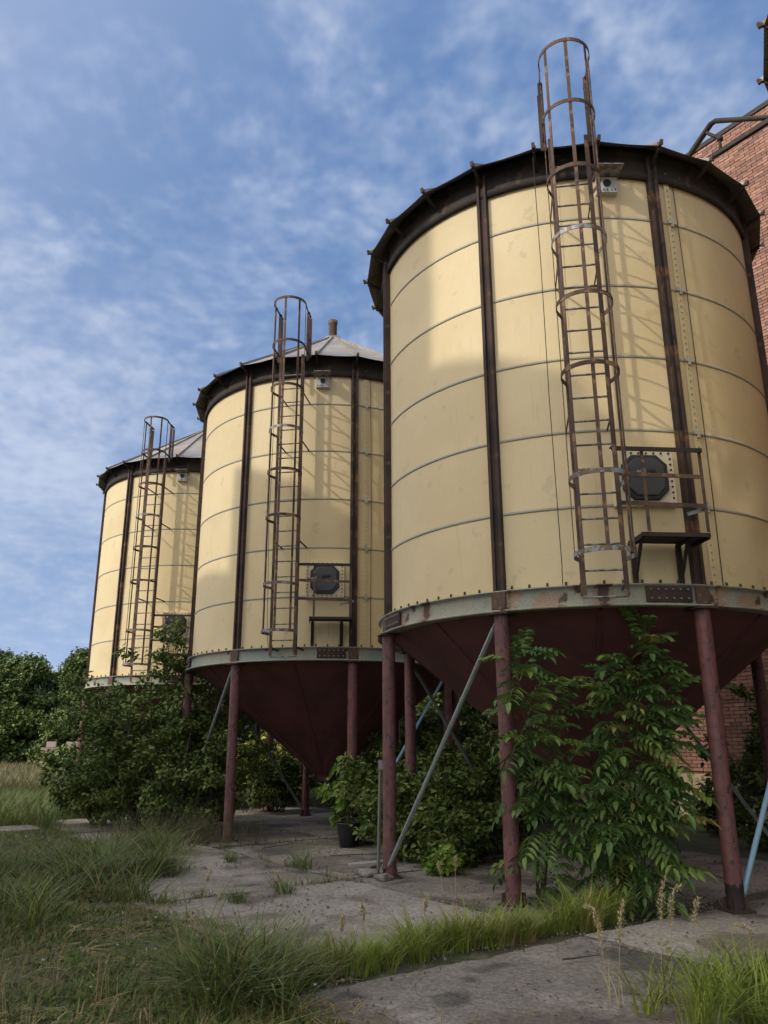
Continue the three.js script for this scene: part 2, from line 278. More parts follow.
function makeSilo(seed) {
  const s = new THREE.Group(), r = rng(seed), vary = r() * 20;
  for (const m of M.cream) m.side = THREE.DoubleSide;
  // curved wall sheets
  for (let k = 0; k < 8; k++) for (let i = 0; i < 6; i++) {
    const t0 = PH + k * Math.PI / 4 + 0.012, t1 = PH + (k + 1) * Math.PI / 4 - 0.012;
    const dent = k === 2 && i === 1 ? [deg(122), 4.55, 0.045, 0.28] : k === 1 && i === 3 ? [deg(66), 6.6, 0.008, 0.2] : k === 0 && i === 0 ? [deg(30), 3.9, 0.012, 0.3] : k === 2 && i === 0 ? [deg(128), 3.9, 0.03, 0.25] : null;
    part('wall_panel', curved(t0, t1, GIRTH[i] + (i ? 0.012 : -0.04), GIRTH[i + 1] - 0.012, SR, 14, 6, 0.007, k * 6 + i + r() + vary, dent), M.cream[Math.floor(r() * 3)], s);
  }
  // flanged joints between the courses
  for (let i = 1; i < 6; i++) part('joint_strip', uvLathe(lathe([[SR - 0.02, GIRTH[i] - 0.021], [SR + 0.006, GIRTH[i] - 0.018], [SR + 0.009, GIRTH[i] - 0.008], [SR + 0.009, GIRTH[i] + 0.008], [SR + 0.006, GIRTH[i] + 0.018], [SR - 0.02, GIRTH[i] + 0.021]], 128), SR), M.seam, s);
  // posts: a rusted double channel on the outside
  const prof = [[-0.066, -0.03], [-0.066, 0.08], [-0.030, 0.08], [-0.025, 0.042], [0.025, 0.042], [0.030, 0.08], [0.066, 0.08], [0.066, -0.03]].reverse();
  for (let k = 0; k < 8; k++) { const t = PH + k * Math.PI / 4, g = uvBox(prism(prof, RING1 + 0.004, 8.93), 1, k * 0.37 + vary); part('post', g.applyMatrix4(wallFrame(t, SR, 0)), M.rust, s); }
  // bolted sheet lap beside one post
  const lapT = PH + Math.PI / 2 + deg(4.6);
  const lap = part('lap_strip', curved(lapT - 0.015, lapT + 0.015, RING1, 8.9, SR + 0.02, 2, 20, 0, 3), M.cream[1], s);
  { const b = []; for (let y = RING1 + 0.05; y < 8.85; y += 0.085) b.push(new THREE.CylinderGeometry(0.009, 0.009, 0.016, 6).rotateX(Math.PI / 2).applyMatrix4(wallFrame(lapT, SR + 0.028, y)));
    part('bolt_row', merge(b), M.seam, lap, 'stuff');
    for (let i = 1; i < 6; i++) part('joint_plate', merge([box(0.13, 0.04, 0.02), box(0.04, 0.12, 0.018)]).applyMatrix4(wallFrame(lapT + 0.004, SR + 0.035, GIRTH[i])), M.seam, lap);
    part('lap_cable', tube([[0, 0, 0], [0, 1, .01], [0.01, 2.6, 0], [0, 4, .01], [-.01, 5.5, 0]].map(([x, y, z]) => new THREE.Vector3(x + 0.10, y + RING1, 0.03 + z).applyMatrix4(wallFrame(lapT, SR, 0)).toArray()), [.006, .006, .006, .006, .006], 5), M.dark, s); }
  // ring beam
  const rb = part('ring_beam', uvLathe(lathe([[SR - 0.12, RING0 + 0.02], [SR + 0.10, RING0], [SR + 0.115, RING0 + 0.008], [SR + 0.115, RING0 + 0.028], [SR + 0.065, RING0 + 0.04], [SR + 0.06, RING1 - 0.03], [SR + 0.10, RING1 - 0.018], [SR + 0.10, RING1], [SR - 0.06, RING1 + 0.004]], 128), SR), M.ring, s); { const uv = rb.geometry.attributes.uv; for (let i = 0; i < uv.count; i++) uv.setXY(i, uv.getX(i) + vary, uv.getY(i) + vary * 0.6); }
  { const b = []; for (let i = 0; i < 88; i++) { const t = i / 88 * 2 * Math.PI; b.push(new THREE.CylinderGeometry(0.014, 0.017, 0.05, 6).translate(...at(t, SR + 0.055, RING1 + 0.022))); } part('flange_bolts', merge(b), M.bolt, rb, 'stuff'); }
  for (const t of [deg(95.5), deg(20), deg(200)]) { const sp = part('splice_plate', uvBox(new THREE.BoxGeometry(0.52, 0.17, 0.02)).applyMatrix4(wallFrame(t, SR + 0.082, RING0 + 0.135)), M.rust, rb); void sp;
    const b = []; for (let i = 0; i < 6; i++) for (let j = 0; j < 2; j++) b.push(new THREE.CylinderGeometry(0.013, 0.013, 0.02, 6).rotateX(Math.PI / 2).applyMatrix4(wallFrame(t, SR + 0.098, RING0 + 0.085 + j * 0.1).multiply(new THREE.Matrix4().makeTranslation(-0.21 + i * 0.084, 0, 0)))); part('splice_bolts', merge(b), M.galv, rb, 'stuff'); }
  for (let k = 0; k < 8; k++) part('ring_stiffener', uvBox(box(0.17, 0.19, 0.03)).applyMatrix4(wallFrame(PH + k * Math.PI / 4, SR + 0.084, RING0 + 0.135)), M.rustLight, rb);
  // hopper
  const hop = part('hopper', uvLathe(lathe([[SR - 0.10, RING0 + 0.03], [0.20, 1.02], [0.17, 0.95], [0.17, 0.88]], 96), SR), M.hopper, s); hop.material.side = THREE.DoubleSide;
  for (let k = 0; k < 8; k++) { const t = PH + (k + 0.5) * Math.PI / 4; part('hopper_seam', uvBox(bar(at(t, SR - 0.12, RING0 + 0.012), at(t, 0.24, 1.045), 0.05, 0.03)), M.hopper, hop); }
  part('outlet_flange', merge([new THREE.CylinderGeometry(0.24, 0.24, 0.03, 20).translate(0, 0.89, 0), box(0.46, 0.07, 0.34, 0.05, 0.85, 0)]), M.dark, hop);
  // legs, base plates, braces
  for (let k = 0; k < 8; k++) {
    const t = PH + k * Math.PI / 4, lg = part('leg', (() => { const g = new THREE.CylinderGeometry(0.086, 0.086, RING0 - 0.02, 16, 6).translate(0, (RING0 - 0.02) / 2 + 0.01, 0); const uv = g.attributes.uv; for (let i = 0; i < uv.count; i++) uv.setXY(i, uv.getX(i) * 0.55 + k * 0.31 + vary, g.attributes.position.getY(i) + k * 0.77); return g.translate(...at(t, LR, 0)); })(), M.leg, s);
    if (k === 2) part('tar_coat', (() => { const g = new THREE.CylinderGeometry(0.0885, 0.0885, 0.3, 20, 1, true), p = g.attributes.position; for (let i = 0; i < p.count; i++) if (p.getY(i) > 0) p.setY(i, 0.15 - 0.16 * Math.abs(N3(p.getX(i) * 16 + k, p.getZ(i) * 16, vary))); return g.translate(0, 0.15, 0).translate(...at(t, LR, 0)); })(), M.dark, lg);
    part('cap_plate', uvBox(box(0.26, 0.022, 0.26)).applyMatrix4(wallFrame(t, LR, RING0 - 0.012)), M.rust, lg);
    part('base_plate', merge([uvBox(box(0.26, 0.02, 0.26, 0, 0.012, 0)), ...[0, 1, 2, 3].map(i => uvBox(box(0.05, 0.10, 0.012, 0.10, 0.07, 0).rotateY(i * Math.PI / 2 + 0.6)))]).applyMatrix4(wallFrame(t, LR, 0)), M.rust, lg);
  }
  for (let k = 0; k < 8; k += 2) {
    const A = at(PH + k * Math.PI / 4 + 0.028, LR + 0.02, 0.16), B = at(PH + (k + 1) * Math.PI / 4 - 0.03, LR + 0.02, RING0 - 0.16);
    part('brace', merge([rod(A, B, 0.029, 0.029, 10), bar(A, [mix(A[0], B[0], -0.03), mix(A[1], B[1], -0.03), mix(A[2], B[2], -0.03)], 0.05, 0.012), bar(B, [mix(A[0], B[0], 1.03), mix(A[1], B[1], 1.03), mix(A[2], B[2], 1.03)], 0.05, 0.012)]), k === 2 ? M.blue : M.green, s);
  }
  // roof: curb, 24 sheets, ribs with hooked ends, cap, pipe
  part('curb_ring', uvLathe(lathe([[SR - 0.03, 8.62], [SR + 0.045, 8.60], [SR + 0.05, 8.70], [SR + 0.028, 8.72], [SR + 0.03, 8.93], [SR + 0.06, 8.95], [SR + 0.06, 9.03], [SR - 0.03, 9.05]], 96), SR), M.dark, s);
  const ry = rr => mix(EAVE_Y, APEX_Y, (EAVE_R - rr) / (EAVE_R - 0.14));
  for (let k = 0; k < 24; k++) {
    const t0 = PH + k * Math.PI / 12, t1 = t0 + Math.PI / 12, pos = [], idx = [], uv = [];
    for (let j = 0; j <= 5; j++) for (let i = 0; i <= 4; i++) { const rr = mix(EAVE_R, 0.14, j / 5), t = mix(t0, t1, i / 4), sag = -0.016 * Math.sin(Math.PI * i / 4) * (1 - j / 5) * 1.0; const c = Math.cos(Math.PI / 24) / Math.cos(Math.abs(mix(-1, 1, i / 4)) * Math.PI / 24); pos.push(...at(t, rr * c, ry(rr) + sag + 0.006 * N3(t * 4, rr * 2, 1))); uv.push(t * rr + k * 0.3, rr); }
    for (let j = 0; j < 5; j++) for (let i = 0; i < 4; i++) { const a = j * 5 + i, b = a + 5; idx.push(a, a + 1, b + 1, a, b + 1, b); }
    const g = new THREE.BufferGeometry(); g.setAttribute('position', new THREE.Float32BufferAttribute(pos, 3)); g.setAttribute('uv', new THREE.Float32BufferAttribute(uv, 2)); g.setIndex(idx); g.computeVertexNormals();
    part('roof_panel', g, M.roof, s);
    const rib = part('roof_rib', uvBox(bar(at(t0, EAVE_R + 0.01, ry(EAVE_R) + 0.012), at(t0, 0.16, ry(0.16) + 0.012), 0.045, 0.05)), M.roof, s);
    part('hook', merge([bar(at(t0, EAVE_R - 0.02, EAVE_Y + 0.0), at(t0, EAVE_R + 0.05, EAVE_Y + 0.015), 0.04, 0.04), bar(at(t0, EAVE_R + 0.04, EAVE_Y - 0.02), at(t0, EAVE_R + 0.055, EAVE_Y + 0.045), 0.04, 0.025)]), M.rustLight, rib);
    part('soffit_bracket', bar(at(t0, SR + 0.03, 8.80), at(t0, EAVE_R - 0.02, EAVE_Y - 0.03), 0.03, 0.05), M.dark, rib);
  }
  part('roof_cap', lathe([[0.02, APEX_Y + 0.05], [0.2, APEX_Y + 0.03], [0.30, APEX_Y - 0.06], [0.30, APEX_Y - 0.10]], 24), M.galv, s);
  part('vent_pipe', lathe([[0, 11.46], [0.115, 11.46], [0.115, 11.38], [0.10, 11.36], [0.10, APEX_Y]], 18), M.rustLight, s);
  // ladder (tangential x, up y, outwards z in the wall's frame)
  const F = wallFrame(LAD, SR, 0), put = g => uvBox(g).applyMatrix4(F);
  const lad = piece('ladder', s);
  for (const x of [-0.235, 0.235]) part('stile', put(merge([box(0.016, 5.72, 0.06, x, 5.94, LADS), box(0.05, 5.72, 0.014, x - Math.sign(x) * 0.02, 5.94, LADS + 0.036)])), M.rustLight, lad);
  for (let y = 3.06; y < 8.5; y += 0.281) part('rung', put(rod([-0.235, y, LADS], [0.235, y, LADS], 0.012, 0.012, 6)), M.galv, lad);
  for (const y of [3.22, 5.12, 7.04, 8.02]) for (const x of [-0.235, 0.235]) part('standoff', put(bar([x, y, -0.02], [x, y, LADS], 0.012, 0.03)), M.rust, lad);
  const cage = piece('safety_cage', s), CR = 0.31, CZ = LADS + 0.25;
  const hoopPts = f => { const p = []; p.push([-0.235, LADS + 0.02]); for (let i = 0; i <= 20; i++) { const a = Math.PI * (1.12 - 1.24 * i / 20); p.push([CR * Math.cos(a), CZ + CR * Math.sin(a)]); } p.push([0.235, LADS + 0.02]); return p; };
  const HY = [3.45, 4.26, 5.47, 6.32, 7.14, 7.97, 8.87, 9.77];
  HY.forEach((y, n) => {
    const p = hoopPts(), l = []; for (let i = 1; i < p.length; i++) { if (n > 5 && (i === 1 || i === p.length - 1)) continue; l.push(bar([p[i - 1][0], y, p[i - 1][1]], [p[i][0], y, p[i][1]], 0.009, 0.05)); }
    part('hoop', put(merge(l)), n === 0 || n === 1 || n === 4 ? M.galv : M.rustLight, cage);
  });
  for (const a of [90, 38, 142, -8, 188]) { const q = deg(a), x = (CR - 0.008) * Math.cos(q), z = CZ + (CR - 0.008) * Math.sin(q), h = 9.80 - 3.43; const g = new THREE.BoxGeometry(0.04, h, 0.008).rotateY(Math.PI / 2 - q).translate(x, 3.43 + h / 2, z); part('strap', put(g), M.rustLight, cage); }
  for (const x of [-1, 1]) { const xx = x * 0.30, w = x * 0.285, z0 = LADS - 0.06; part('grab_rail', put(merge([bar([w, 8.72, z0], [w, 9.76, z0], 0.02, 0.062, [1, 0, 0]), bar([w + x * 0.01, 8.84, z0 - 0.14], [w + x * 0.01, 9.70, z0 - 0.14], 0.02, 0.05, [1, 0, 0]), bar([w, 9.74, z0 - 0.16], [w, 9.76, z0 + 0.02], 0.03, 0.03), bar([w, 8.86, z0 - 0.16], [xx, 8.87, LADS + 0.2], 0.012, 0.045), bar([w, 9.74, z0], [xx, 9.77, LADS + 0.2], 0.012, 0.045)])), M.rust, cage); }
  part('wire', tube([[-0.42, 8.8, 0.28], [-0.41, 7.2, 0.26], [-0.42, 5.5, 0.28], [-0.40, 3.5, 0.2], [-0.40, 3.28, 0.1]].map(v => new THREE.Vector3(...v).applyMatrix4(F).toArray()), [.005, .005, .005, .005, .005], 5), M.dark, s);
  // manhole with bolted frame and lid
  const HT = deg(92.7), HF = wallFrame(HT, SR, 4.50), hp = g => uvBox(g).applyMatrix4(HF);
  const frame = part('manhole_frame', hp(box(0.70, 0.66, 0.14, 0, 0, 0.0)), M.plate, s);
  { const b = []; for (let i = 0; i < 8; i++) for (const e of [-1, 1]) { b.push(new THREE.CylinderGeometry(0.012, 0.012, 0.02, 6).rotateX(Math.PI / 2).translate(-0.305 + i * 0.087, e * 0.30, 0.078)); b.push(new THREE.CylinderGeometry(0.012, 0.012, 0.02, 6).rotateX(Math.PI / 2).translate(e * 0.315, -0.235 + i * 0.067, 0.078)); } part('frame_bolts', hp(merge(b)), M.bolt, frame, 'stuff'); }
  const oct = (w, h, c) => new THREE.Shape([[-w + c, -h], [w - c, -h], [w, -h + c], [w, h - c], [w - c, h], [-w + c, h], [-w, h - c], [-w, -h + c]].map(([x, y]) => new THREE.Vector2(x, y)));
  const lid = part('manhole_lid', hp(new THREE.ExtrudeGeometry(oct(0.25, 0.255, 0.11), { depth: 0.03, bevelEnabled: true, bevelSize: 0.012, bevelThickness: 0.012, bevelSegments: 2 }).translate(0, 0, 0.075)), M.black, s);
  part('lid_inset', hp(new THREE.ExtrudeGeometry(oct(0.205, 0.215, 0.09), { depth: 0.012, bevelEnabled: true, bevelSize: 0.006, bevelThickness: 0.006, bevelSegments: 1 }).translate(0, 0.0, 0.118)), M.hatch, lid);
  part('lid_handle', hp(merge([box(0.15, 0.03, 0.03, 0.03, 0.05, 0.155).rotateZ(0.12), box(0.03, 0.06, 0.05, -0.03, 0.045, 0.135)])), M.black, lid);
  part('lid_hinge', hp(box(0.05, 0.09, 0.03, -0.215, 0.03, 0.13)), M.black, lid);
  // small platform, brackets and railing beside the ladder
  const PF = wallFrame(deg(94.6), SR, 0), pp = g => uvBox(g).applyMatrix4(PF);
  const plat = part('platform', pp(merge([box(0.74, 0.02, 0.40, 0.02, 3.745, 0.25), box(0.76, 0.045, 0.014, 0.02, 3.735, 0.46), box(0.014, 0.04, 0.40, -0.352, 3.715, 0.25), box(0.014, 0.04, 0.40, 0.392, 3.715, 0.25)])), M.dark, s);
  for (const x of [-0.30, 0.22]) part('bracket', pp(merge([bar([x, 3.715, 0.30], [x, 3.34, 0.06], 0.035, 0.02), bar([x, 3.72, 0.05], [x, 3.29, 0.05], 0.06, 0.03), bar([x, 3.72, 0.02], [x, 3.72, 0.45], 0.035, 0.03)])), M.dark, plat);
  const rail = piece('railing', s);
  part('top_rail', pp(merge([box(1.02, 0.012, 0.06, -0.12, 4.70, 0.48), box(1.02, 0.05, 0.012, -0.12, 4.68, 0.51)])), M.dark, rail);
  part('mid_rail', pp(bar([-0.58, 4.40, 0.49], [0.34, 4.38, 0.49], 0.012, 0.045)), M.rustLight, rail);
  part('low_rail', pp(bar([-0.60, 4.07, 0.49], [0.38, 4.05, 0.49], 0.012, 0.045)), M.rustLight, rail);
  for (const x of [-0.28, 0.37]) part('rail_post', pp(bar([x, 3.76, 0.48], [x, 4.68, 0.48], 0.035, 0.012)), M.rustLight, rail);
  for (const [y, x] of [[4.42, -0.36], [4.0, 0.30]]) part('clamp', pp(bar([x - 0.12, y - 0.03, 0.44], [x + 0.12, y + 0.04, 0.44], 0.02, 0.04)), M.galv, rail);
  // small vent box under the eave
  const VF = wallFrame(deg(90.6), SR, 8.47), vp = g => uvBox(g).applyMatrix4(VF);
  const vb = part('vent_box', vp(merge([box(0.26, 0.22, 0.10, 0, -0.02, 0.04)])), M.white, s);
  part('hood', vp(box(0.32, 0.018, 0.34, 0, 0.11, 0.15)), M.galv, vb);
  part('vent_hole', vp(new THREE.CylinderGeometry(0.05, 0.05, 0.03, 14).rotateX(Math.PI / 2).translate(0, 0.0, 0.092)), M.black, vb);
  part('vent_bolts', vp(merge([-0.1, -0.05, 0, 0.05, 0.1].map(x => box(0.014, 0.014, 0.02, x, -0.10, 0.095)))), M.bolt, vb, 'stuff');
  return s;
}
const siloSpots = [
  [C1.x, C1.z, 'tall cream silo between the two shortest neighbours, roof edge crossing its brick backdrop'],
  [-1.224, -17.106, ''], [-5.394, -22.803, ''], [7.04, -5.74, ''],
];
siloSpots[0][2] = 'cream steel silo with leafy saplings growing under its dark red hopper';
siloSpots[1][2] = 'cream steel silo whose pointed hopper hangs bare above the black bucket';
siloSpots[2][2] = 'cream steel silo in full sun, its base hidden by the big leafy shrub';
siloSpots[3][2] = 'silo of which only a scrap of roof edge shows above the brick wall';
siloSpots.forEach(([x, z, label], i) => {
  const o = makeSilo(5 + i * 31); o.name = numbered('silo'); o.position.set(x, 0, z); tag(o, label, 'silo', 'row of cream steel silos'); scene.add(o);
});
{ // pipe frame on the roof edge, reaching over to the neighbouring silo
  const g = thing('pipe_frame', 'dark bent pipe frame reaching from the silo roof edge past the brick wall', 'pipe frame', [C1.x, 0, C1.z], ROW);
  part('lower_beam', uvBox(bar([2.5, 9.33, 0], [4.6, 9.32, 0], 0.06, 0.06)), M.dark, g);
  part('upper_beam', tube([[2.38, 9.44, 0], [2.95, 9.845, 0], [3.02, 9.85, 0], [3.71, 9.385, 0], [3.78, 9.335, 0]], [0.04, 0.04, 0.037, 0.034, 0.034], 8), M.dark, g);
  part('strut', merge([rod([2.86, 9.78, 0], [3.05, 9.53, 0], 0.026, 0.026, 6), rod([3.05, 9.53, 0], [3.03, 9.34, 0], 0.02, 0.02, 6), new THREE.SphereGeometry(0.045, 8, 6).translate(3.05, 9.53, 0)]), M.dark, g);
}
{ // junction box strapped to a leg under the second silo
  const t = PH + Math.PI / 2, [x, y, z] = at(t, SR, 1.12);
  const o = thing('junction_box', 'small pale grey junction box strapped to a leg beneath the hopper', 'electrical box', [-1.224 + x - 0.06, y - 0.12, -17.106 + z + 0.14]);
  part('case', box(0.2, 0.15, 0.1, -0.03, 0.1, 0), M.galv, o); part('cover', box(0.17, 0.12, 0.015, -0.03, 0.1, 0.058), M.galv, o);
}

// ================================================================ BRICK BUILDING BEHIND THE ROW
{
  const B0 = -6.96, H = 15.75, A0 = -5.6, A1 = 14, bld = thing('brick_building', 'tall red brick building standing behind the silos', 'building', [C1.x, 0, C1.z], ROW);
  part('wall', uvBox(box(A1 - A0, H, 8, (A0 + A1) / 2, H / 2, B0 - 4.03)), M.mortar, bld);
  part('parapet', uvBox(box(A1 - A0 + 0.12, 0.12, 8.12, (A0 + A1) / 2, H + 0.062, B0 - 4.03)), M.dark, bld);
  part('plaster_base', uvBox((() => { const g = new THREE.BoxGeometry(A1 - A0 + 0.02, 1.0, 0.05, 60, 8, 1).translate((A0 + A1) / 2, 0.5, B0 - 0.015); const p = g.attributes.position; for (let i = 0; i < p.count; i++) if (p.getY(i) > 0.95) p.setY(i, 0.97 + 0.06 * N3(p.getX(i) * 3, 1, 2)); g.computeVertexNormals(); return g; })()), M.plaster, bld);
  const r = rng(301), cols = [[0.29, 0.145, 0.098], [0.25, 0.125, 0.09], [0.33, 0.18, 0.125], [0.19, 0.105, 0.08], [0.31, 0.17, 0.12]];
  const mats = cols.map(c => std({ color: lin(...c), roughness: 0.92 }));
  const geo = new THREE.BoxGeometry(0.236, 0.064, 0.05), half = new THREE.BoxGeometry(0.111, 0.064, 0.05);
  const rows = []; let n = 0;
  for (let j = 0; ; j++) { const y = 1.06 + j * 0.077; if (y > H - 0.05) break; for (let i = 0; ; i++) { const a = A0 + 0.13 + (j % 2) * 0.125 + i * 0.25; if (a > 6) break; rows.push([a, y]); } }
  rows.sort((p, q) => (p[1] > 3.0 ? 1 : 0) - (q[1] > 3.0 ? 1 : 0) || p[0] - q[0]);
  const near = rows.filter(([a, y]) => y < 2.7 && a < -1.9).slice(0, 300), set = new Set(near), rest = rows.filter(q => !set.has(q));
  for (const [a, y] of near) { const b = part('brick', geo, mats[Math.floor(r() * 5)], bld); b.position.set(a, y, B0 - 0.012 + (r() - 0.5) * 0.012); b.rotation.z = (r() - 0.5) * 0.02; n++; }
  const inst = new THREE.InstancedMesh(geo, std({ color: 0xffffff, roughness: 0.92 }), rest.length), m = new THREE.Matrix4(), c = new THREE.Color();
  rest.forEach(([a, y], i) => { m.makeRotationZ((r() - 0.5) * 0.02).setPosition(a, y, B0 - 0.012 + (r() - 0.5) * 0.012); inst.setMatrixAt(i, m); const q = cols[Math.floor(r() * 5)], k = 0.85 + 0.3 * r(); c.setRGB(q[0] * k, q[1] * k, q[2] * k); inst.setColorAt(i, c); });
  inst.name = 'bricks'; inst.userData.kind = 'stuff'; inst.castShadow = inst.receiveShadow = true; bld.add(inst); void half; void n;
}
// ================================================================ MILL BUILDING ON THE SUNNY SIDE OF THE YARD (its shadow lies over the yard and the silos)
{
  const TH = -(Math.PI / 2 - SUN_AZ), D = 22, up = D * Math.tan(SUN_EL);
  const g = thing('mill_building', 'brick mill building with a tower on the yard side opposite the silos', 'building', [C1.x, 0, C1.z], TH);
  const brick = std({ map: T.mortar, color: lin(0.9, 0.75, 0.7), roughness: 0.95 });
  const block = (name, u0, u1, h, d0, d1, roof) => {
    const sh = new THREE.Shape([new THREE.Vector2(u0, 0), new THREE.Vector2(u1, 0), new THREE.Vector2(u1, h), new THREE.Vector2(u0, h)]), wins = [];
    const nw = Math.max(1, Math.floor((u1 - u0) / 2.6)), step = (u1 - u0) / nw;
    for (let k = 0; k < nw; k++) for (let y = 1.2; y + 2 < h - 0.6; y += 3.4) { const x = u0 + step * (k + 0.5), w = 0.55, hole = new THREE.Path([[x - w, y], [x + w, y], [x + w, y + 1.7], [x - w, y + 1.7]].map(([a, b]) => new THREE.Vector2(a, b))); sh.holes.push(hole); wins.push([x, y]); }
    part(name, uvBox(new THREE.ExtrudeGeometry(sh, { depth: 0.4, bevelEnabled: false }).translate(0, 0, d0)), brick, g);
    part('core', uvBox(box(u1 - u0 - 0.02, h - 0.02, d1 - d0 - 0.6, (u0 + u1) / 2, h / 2, (d0 + d1) / 2 + 0.3)), brick, g);
    part('roof', uvBox(box(u1 - u0 + 0.1, 0.1, d1 - d0 + 0.1, (u0 + u1) / 2, h + 0.05, (d0 + d1) / 2)), M.dark, g);
    for (const [x, y] of wins) { const w = part('window', merge([box(1.1, 0.07, 0.06, x, y + 0.035, d0 + 0.2), box(1.1, 0.07, 0.06, x, y + 1.665, d0 + 0.2), box(0.07, 1.56, 0.06, x - 0.515, y + 0.85, d0 + 0.2), box(0.07, 1.56, 0.06, x + 0.515, y + 0.85, d0 + 0.2), box(0.05, 1.56, 0.05, x, y + 0.85, d0 + 0.2)]), M.white, g); part('pane', box(0.96, 1.56, 0.012, x, y + 0.85, d0 + 0.215), M.glass, w); }
  };
  block('wall', -6.0, -2.98, up + 4.65, D, D + 9, 0);
  block('wall', 0.36, 2.1, up + 4.37, D, D + 9, 0);
  block('wall', 2.1, 7.2, up + 4.0, D, D + 9, 0);
  block('tower_wall', -2.98, 0.36, up + 8.6, D, D + 5, 0);
  block('annex_wall', -10.6, -6.0, up + 2.5, D, D + 7, 0);
}

// ================================================================ VEGETATION
const LEAF = {};
function leafGeo(l, w, fold = 0.25, droop = 0.15) {         // one folded leaf along +x
  const p = [[0, 0, 0], [l * 0.3, -droop * l * 0.1, 0], [l * 0.68, -droop * l * 0.45, 0], [l, -droop * l, 0], [l * 0.32, fold * w * 0.5, w / 2], [l * 0.70, fold * w * 0.4 - droop * l * 0.45, w * 0.40], [l * 0.32, fold * w * 0.5, -w / 2], [l * 0.70, fold * w * 0.4 - droop * l * 0.45, -w * 0.40]];
  const f = [[0, 4, 1], [1, 4, 5], [1, 5, 2], [2, 5, 3], [0, 1, 6], [1, 7, 6], [1, 2, 7], [2, 3, 7]];
  const g = new THREE.BufferGeometry(); g.setAttribute('position', new THREE.Float32BufferAttribute(f.flat().flatMap(i => p[i]), 3)); g.computeVertexNormals();
  g.setAttribute('uv', new THREE.Float32BufferAttribute(f.flat().flatMap(i => [p[i][0] / l, p[i][2] / w + 0.5]), 2)); return g;
}
function pinnate(len, pairs, lw, ll, seed) {                // compound leaf: arching midrib with hanging leaflets
  const r = rng(seed), list = [], drop = 0.40 + 0.35 * r(), X = t => len * t * (1 - 0.12 * t), Y = t => len * (0.26 * t - drop * t * t);
  const mid = []; for (let i = 0; i <= 4; i++) mid.push([X(i / 4), Y(i / 4), 0]);
  list.push(tube(mid, [0.004, 0.0035, 0.003, 0.0025, 0.0015], 3));
  for (let i = 0; i < pairs; i++) for (const s of [-1, 1]) {
    const t = 0.22 + 0.72 * i / (pairs - 1), sz = ll * (0.75 + 0.35 * Math.sin(Math.PI * t)) * (0.9 + 0.2 * r());
    list.push(leafGeo(sz, lw * (0.9 + 0.2 * r()), 0.35, 0.25).rotateX(s * 0.25 + (r() - 0.5) * 0.4).rotateZ(-0.15 - 0.4 * r()).rotateY(-s * (1.05 + 0.25 * r())).translate(X(t), Y(t), 0));
  }
  list.push(leafGeo(ll * 0.9, lw, 0.3, 0.3).rotateZ(-0.6).translate(X(1), Y(1), 0));
  return merge(list);
}
const pinnates = [0, 1, 2, 3].map(i => pinnate(0.40 + 0.06 * i, 6, 0.047 + 0.004 * i, 0.125 + 0.014 * i, 900 + i * 13));
const pinMats = [leafMat(0.125, 0.21, 0.046), leafMat(0.095, 0.17, 0.040), leafMat(0.19, 0.265, 0.056), leafMat(0.08, 0.14, 0.036), leafMat(0.24, 0.22, 0.05)];
function sapling(label, x, z, stems, seed) {
  const r = rng(seed), g = thing('sapling', label, 'sapling', [x, G0, z], 0, 'leafy saplings under the silo');
  for (const st of stems) {
    const { pts, n, from = 0.12, spread = 1, size = 1, lean = null } = st, curve = new THREE.CatmullRomCurve3(pts.map(p => new THREE.Vector3(...p)));
    const P = curve.getPoints(12).map(v => v.toArray()); part('stem', tube(P, P.map((_, i) => mix(0.018, 0.004, i / 12)), 6), M.twig, g);
    for (let i = 0; i < n; i++) {
      const t = from + (1 - from) * (i + r() * 0.8) / n, p = curve.getPointAt(clamp(t, 0, 1)); let a = i * 2.4 + r() * 0.9; if (lean !== null && r() < 0.55) a = lean + (r() - 0.5) * 2.2;
      const m = part('leaf', pinnates[Math.floor(r() * 4)], pinMats[r() < 0.025 ? 4 : Math.floor(r() * 4)], g);
      const off = 0.02 + 0.28 * spread * r() * (1 - t * 0.7);
      m.position.set(p.x + Math.cos(a) * off, p.y + (r() - 0.5) * 0.06, p.z - Math.sin(a) * off);
      m.rotation.set(0, 0, 0); m.rotation.order = 'YZX'; m.rotation.y = a; m.rotation.z = mix(-0.05, 0.75, t * t) + (r() - 0.5) * 0.9 - 0.12; m.rotation.x = (r() - 0.5) * 0.5;
      m.scale.setScalar(size * (0.5 + 0.75 * r()) * mix(1, 0.85, t));
    }
  }
  return g;
}
const towardsCam = (x, z) => Math.atan2(z, -x) + 0;         // turn about y that points local +x from (x,z) at the camera
sapling('tall leafy sapling with long drooping feathery leaves before the dark red hopper', 2.52, -8.9, [
  { pts: [[0.08, 0, 0], [0.12, 1.0, 0.02], [0.22, 2.0, 0.0], [0.42, 2.82, 0.05]], n: 96, spread: 1.0, lean: -1.7, size: 1.1 },
  { pts: [[0, 0, 0.05], [-0.03, 0.9, 0.1], [0.04, 1.7, 0.1], [0.16, 2.5, 0.1]], n: 76, spread: 0.85, lean: -1.8, size: 1.05 },
  { pts: [[0.1, 0, 0], [0.2, 0.7, 0.05], [0.34, 1.4, 0], [0.52, 2.3, -0.05]], n: 58, from: 0.3, spread: 0.9, lean: -1.4, size: 1.05 },
  { pts: [[0, 0, 0.1], [-0.14, 0.5, 0.2], [-0.2, 0.85, 0.22], [-0.24, 1.15, 0.22]], n: 34, spread: 1.0, lean: -1.9 },
  { pts: [[0.05, 0, 0.1], [0.06, 0.3, 0.2], [0.08, 0.6, 0.25], [0.1, 0.95, 0.25]], n: 24, spread: 1.1, lean: -1.7 },
], 1201);
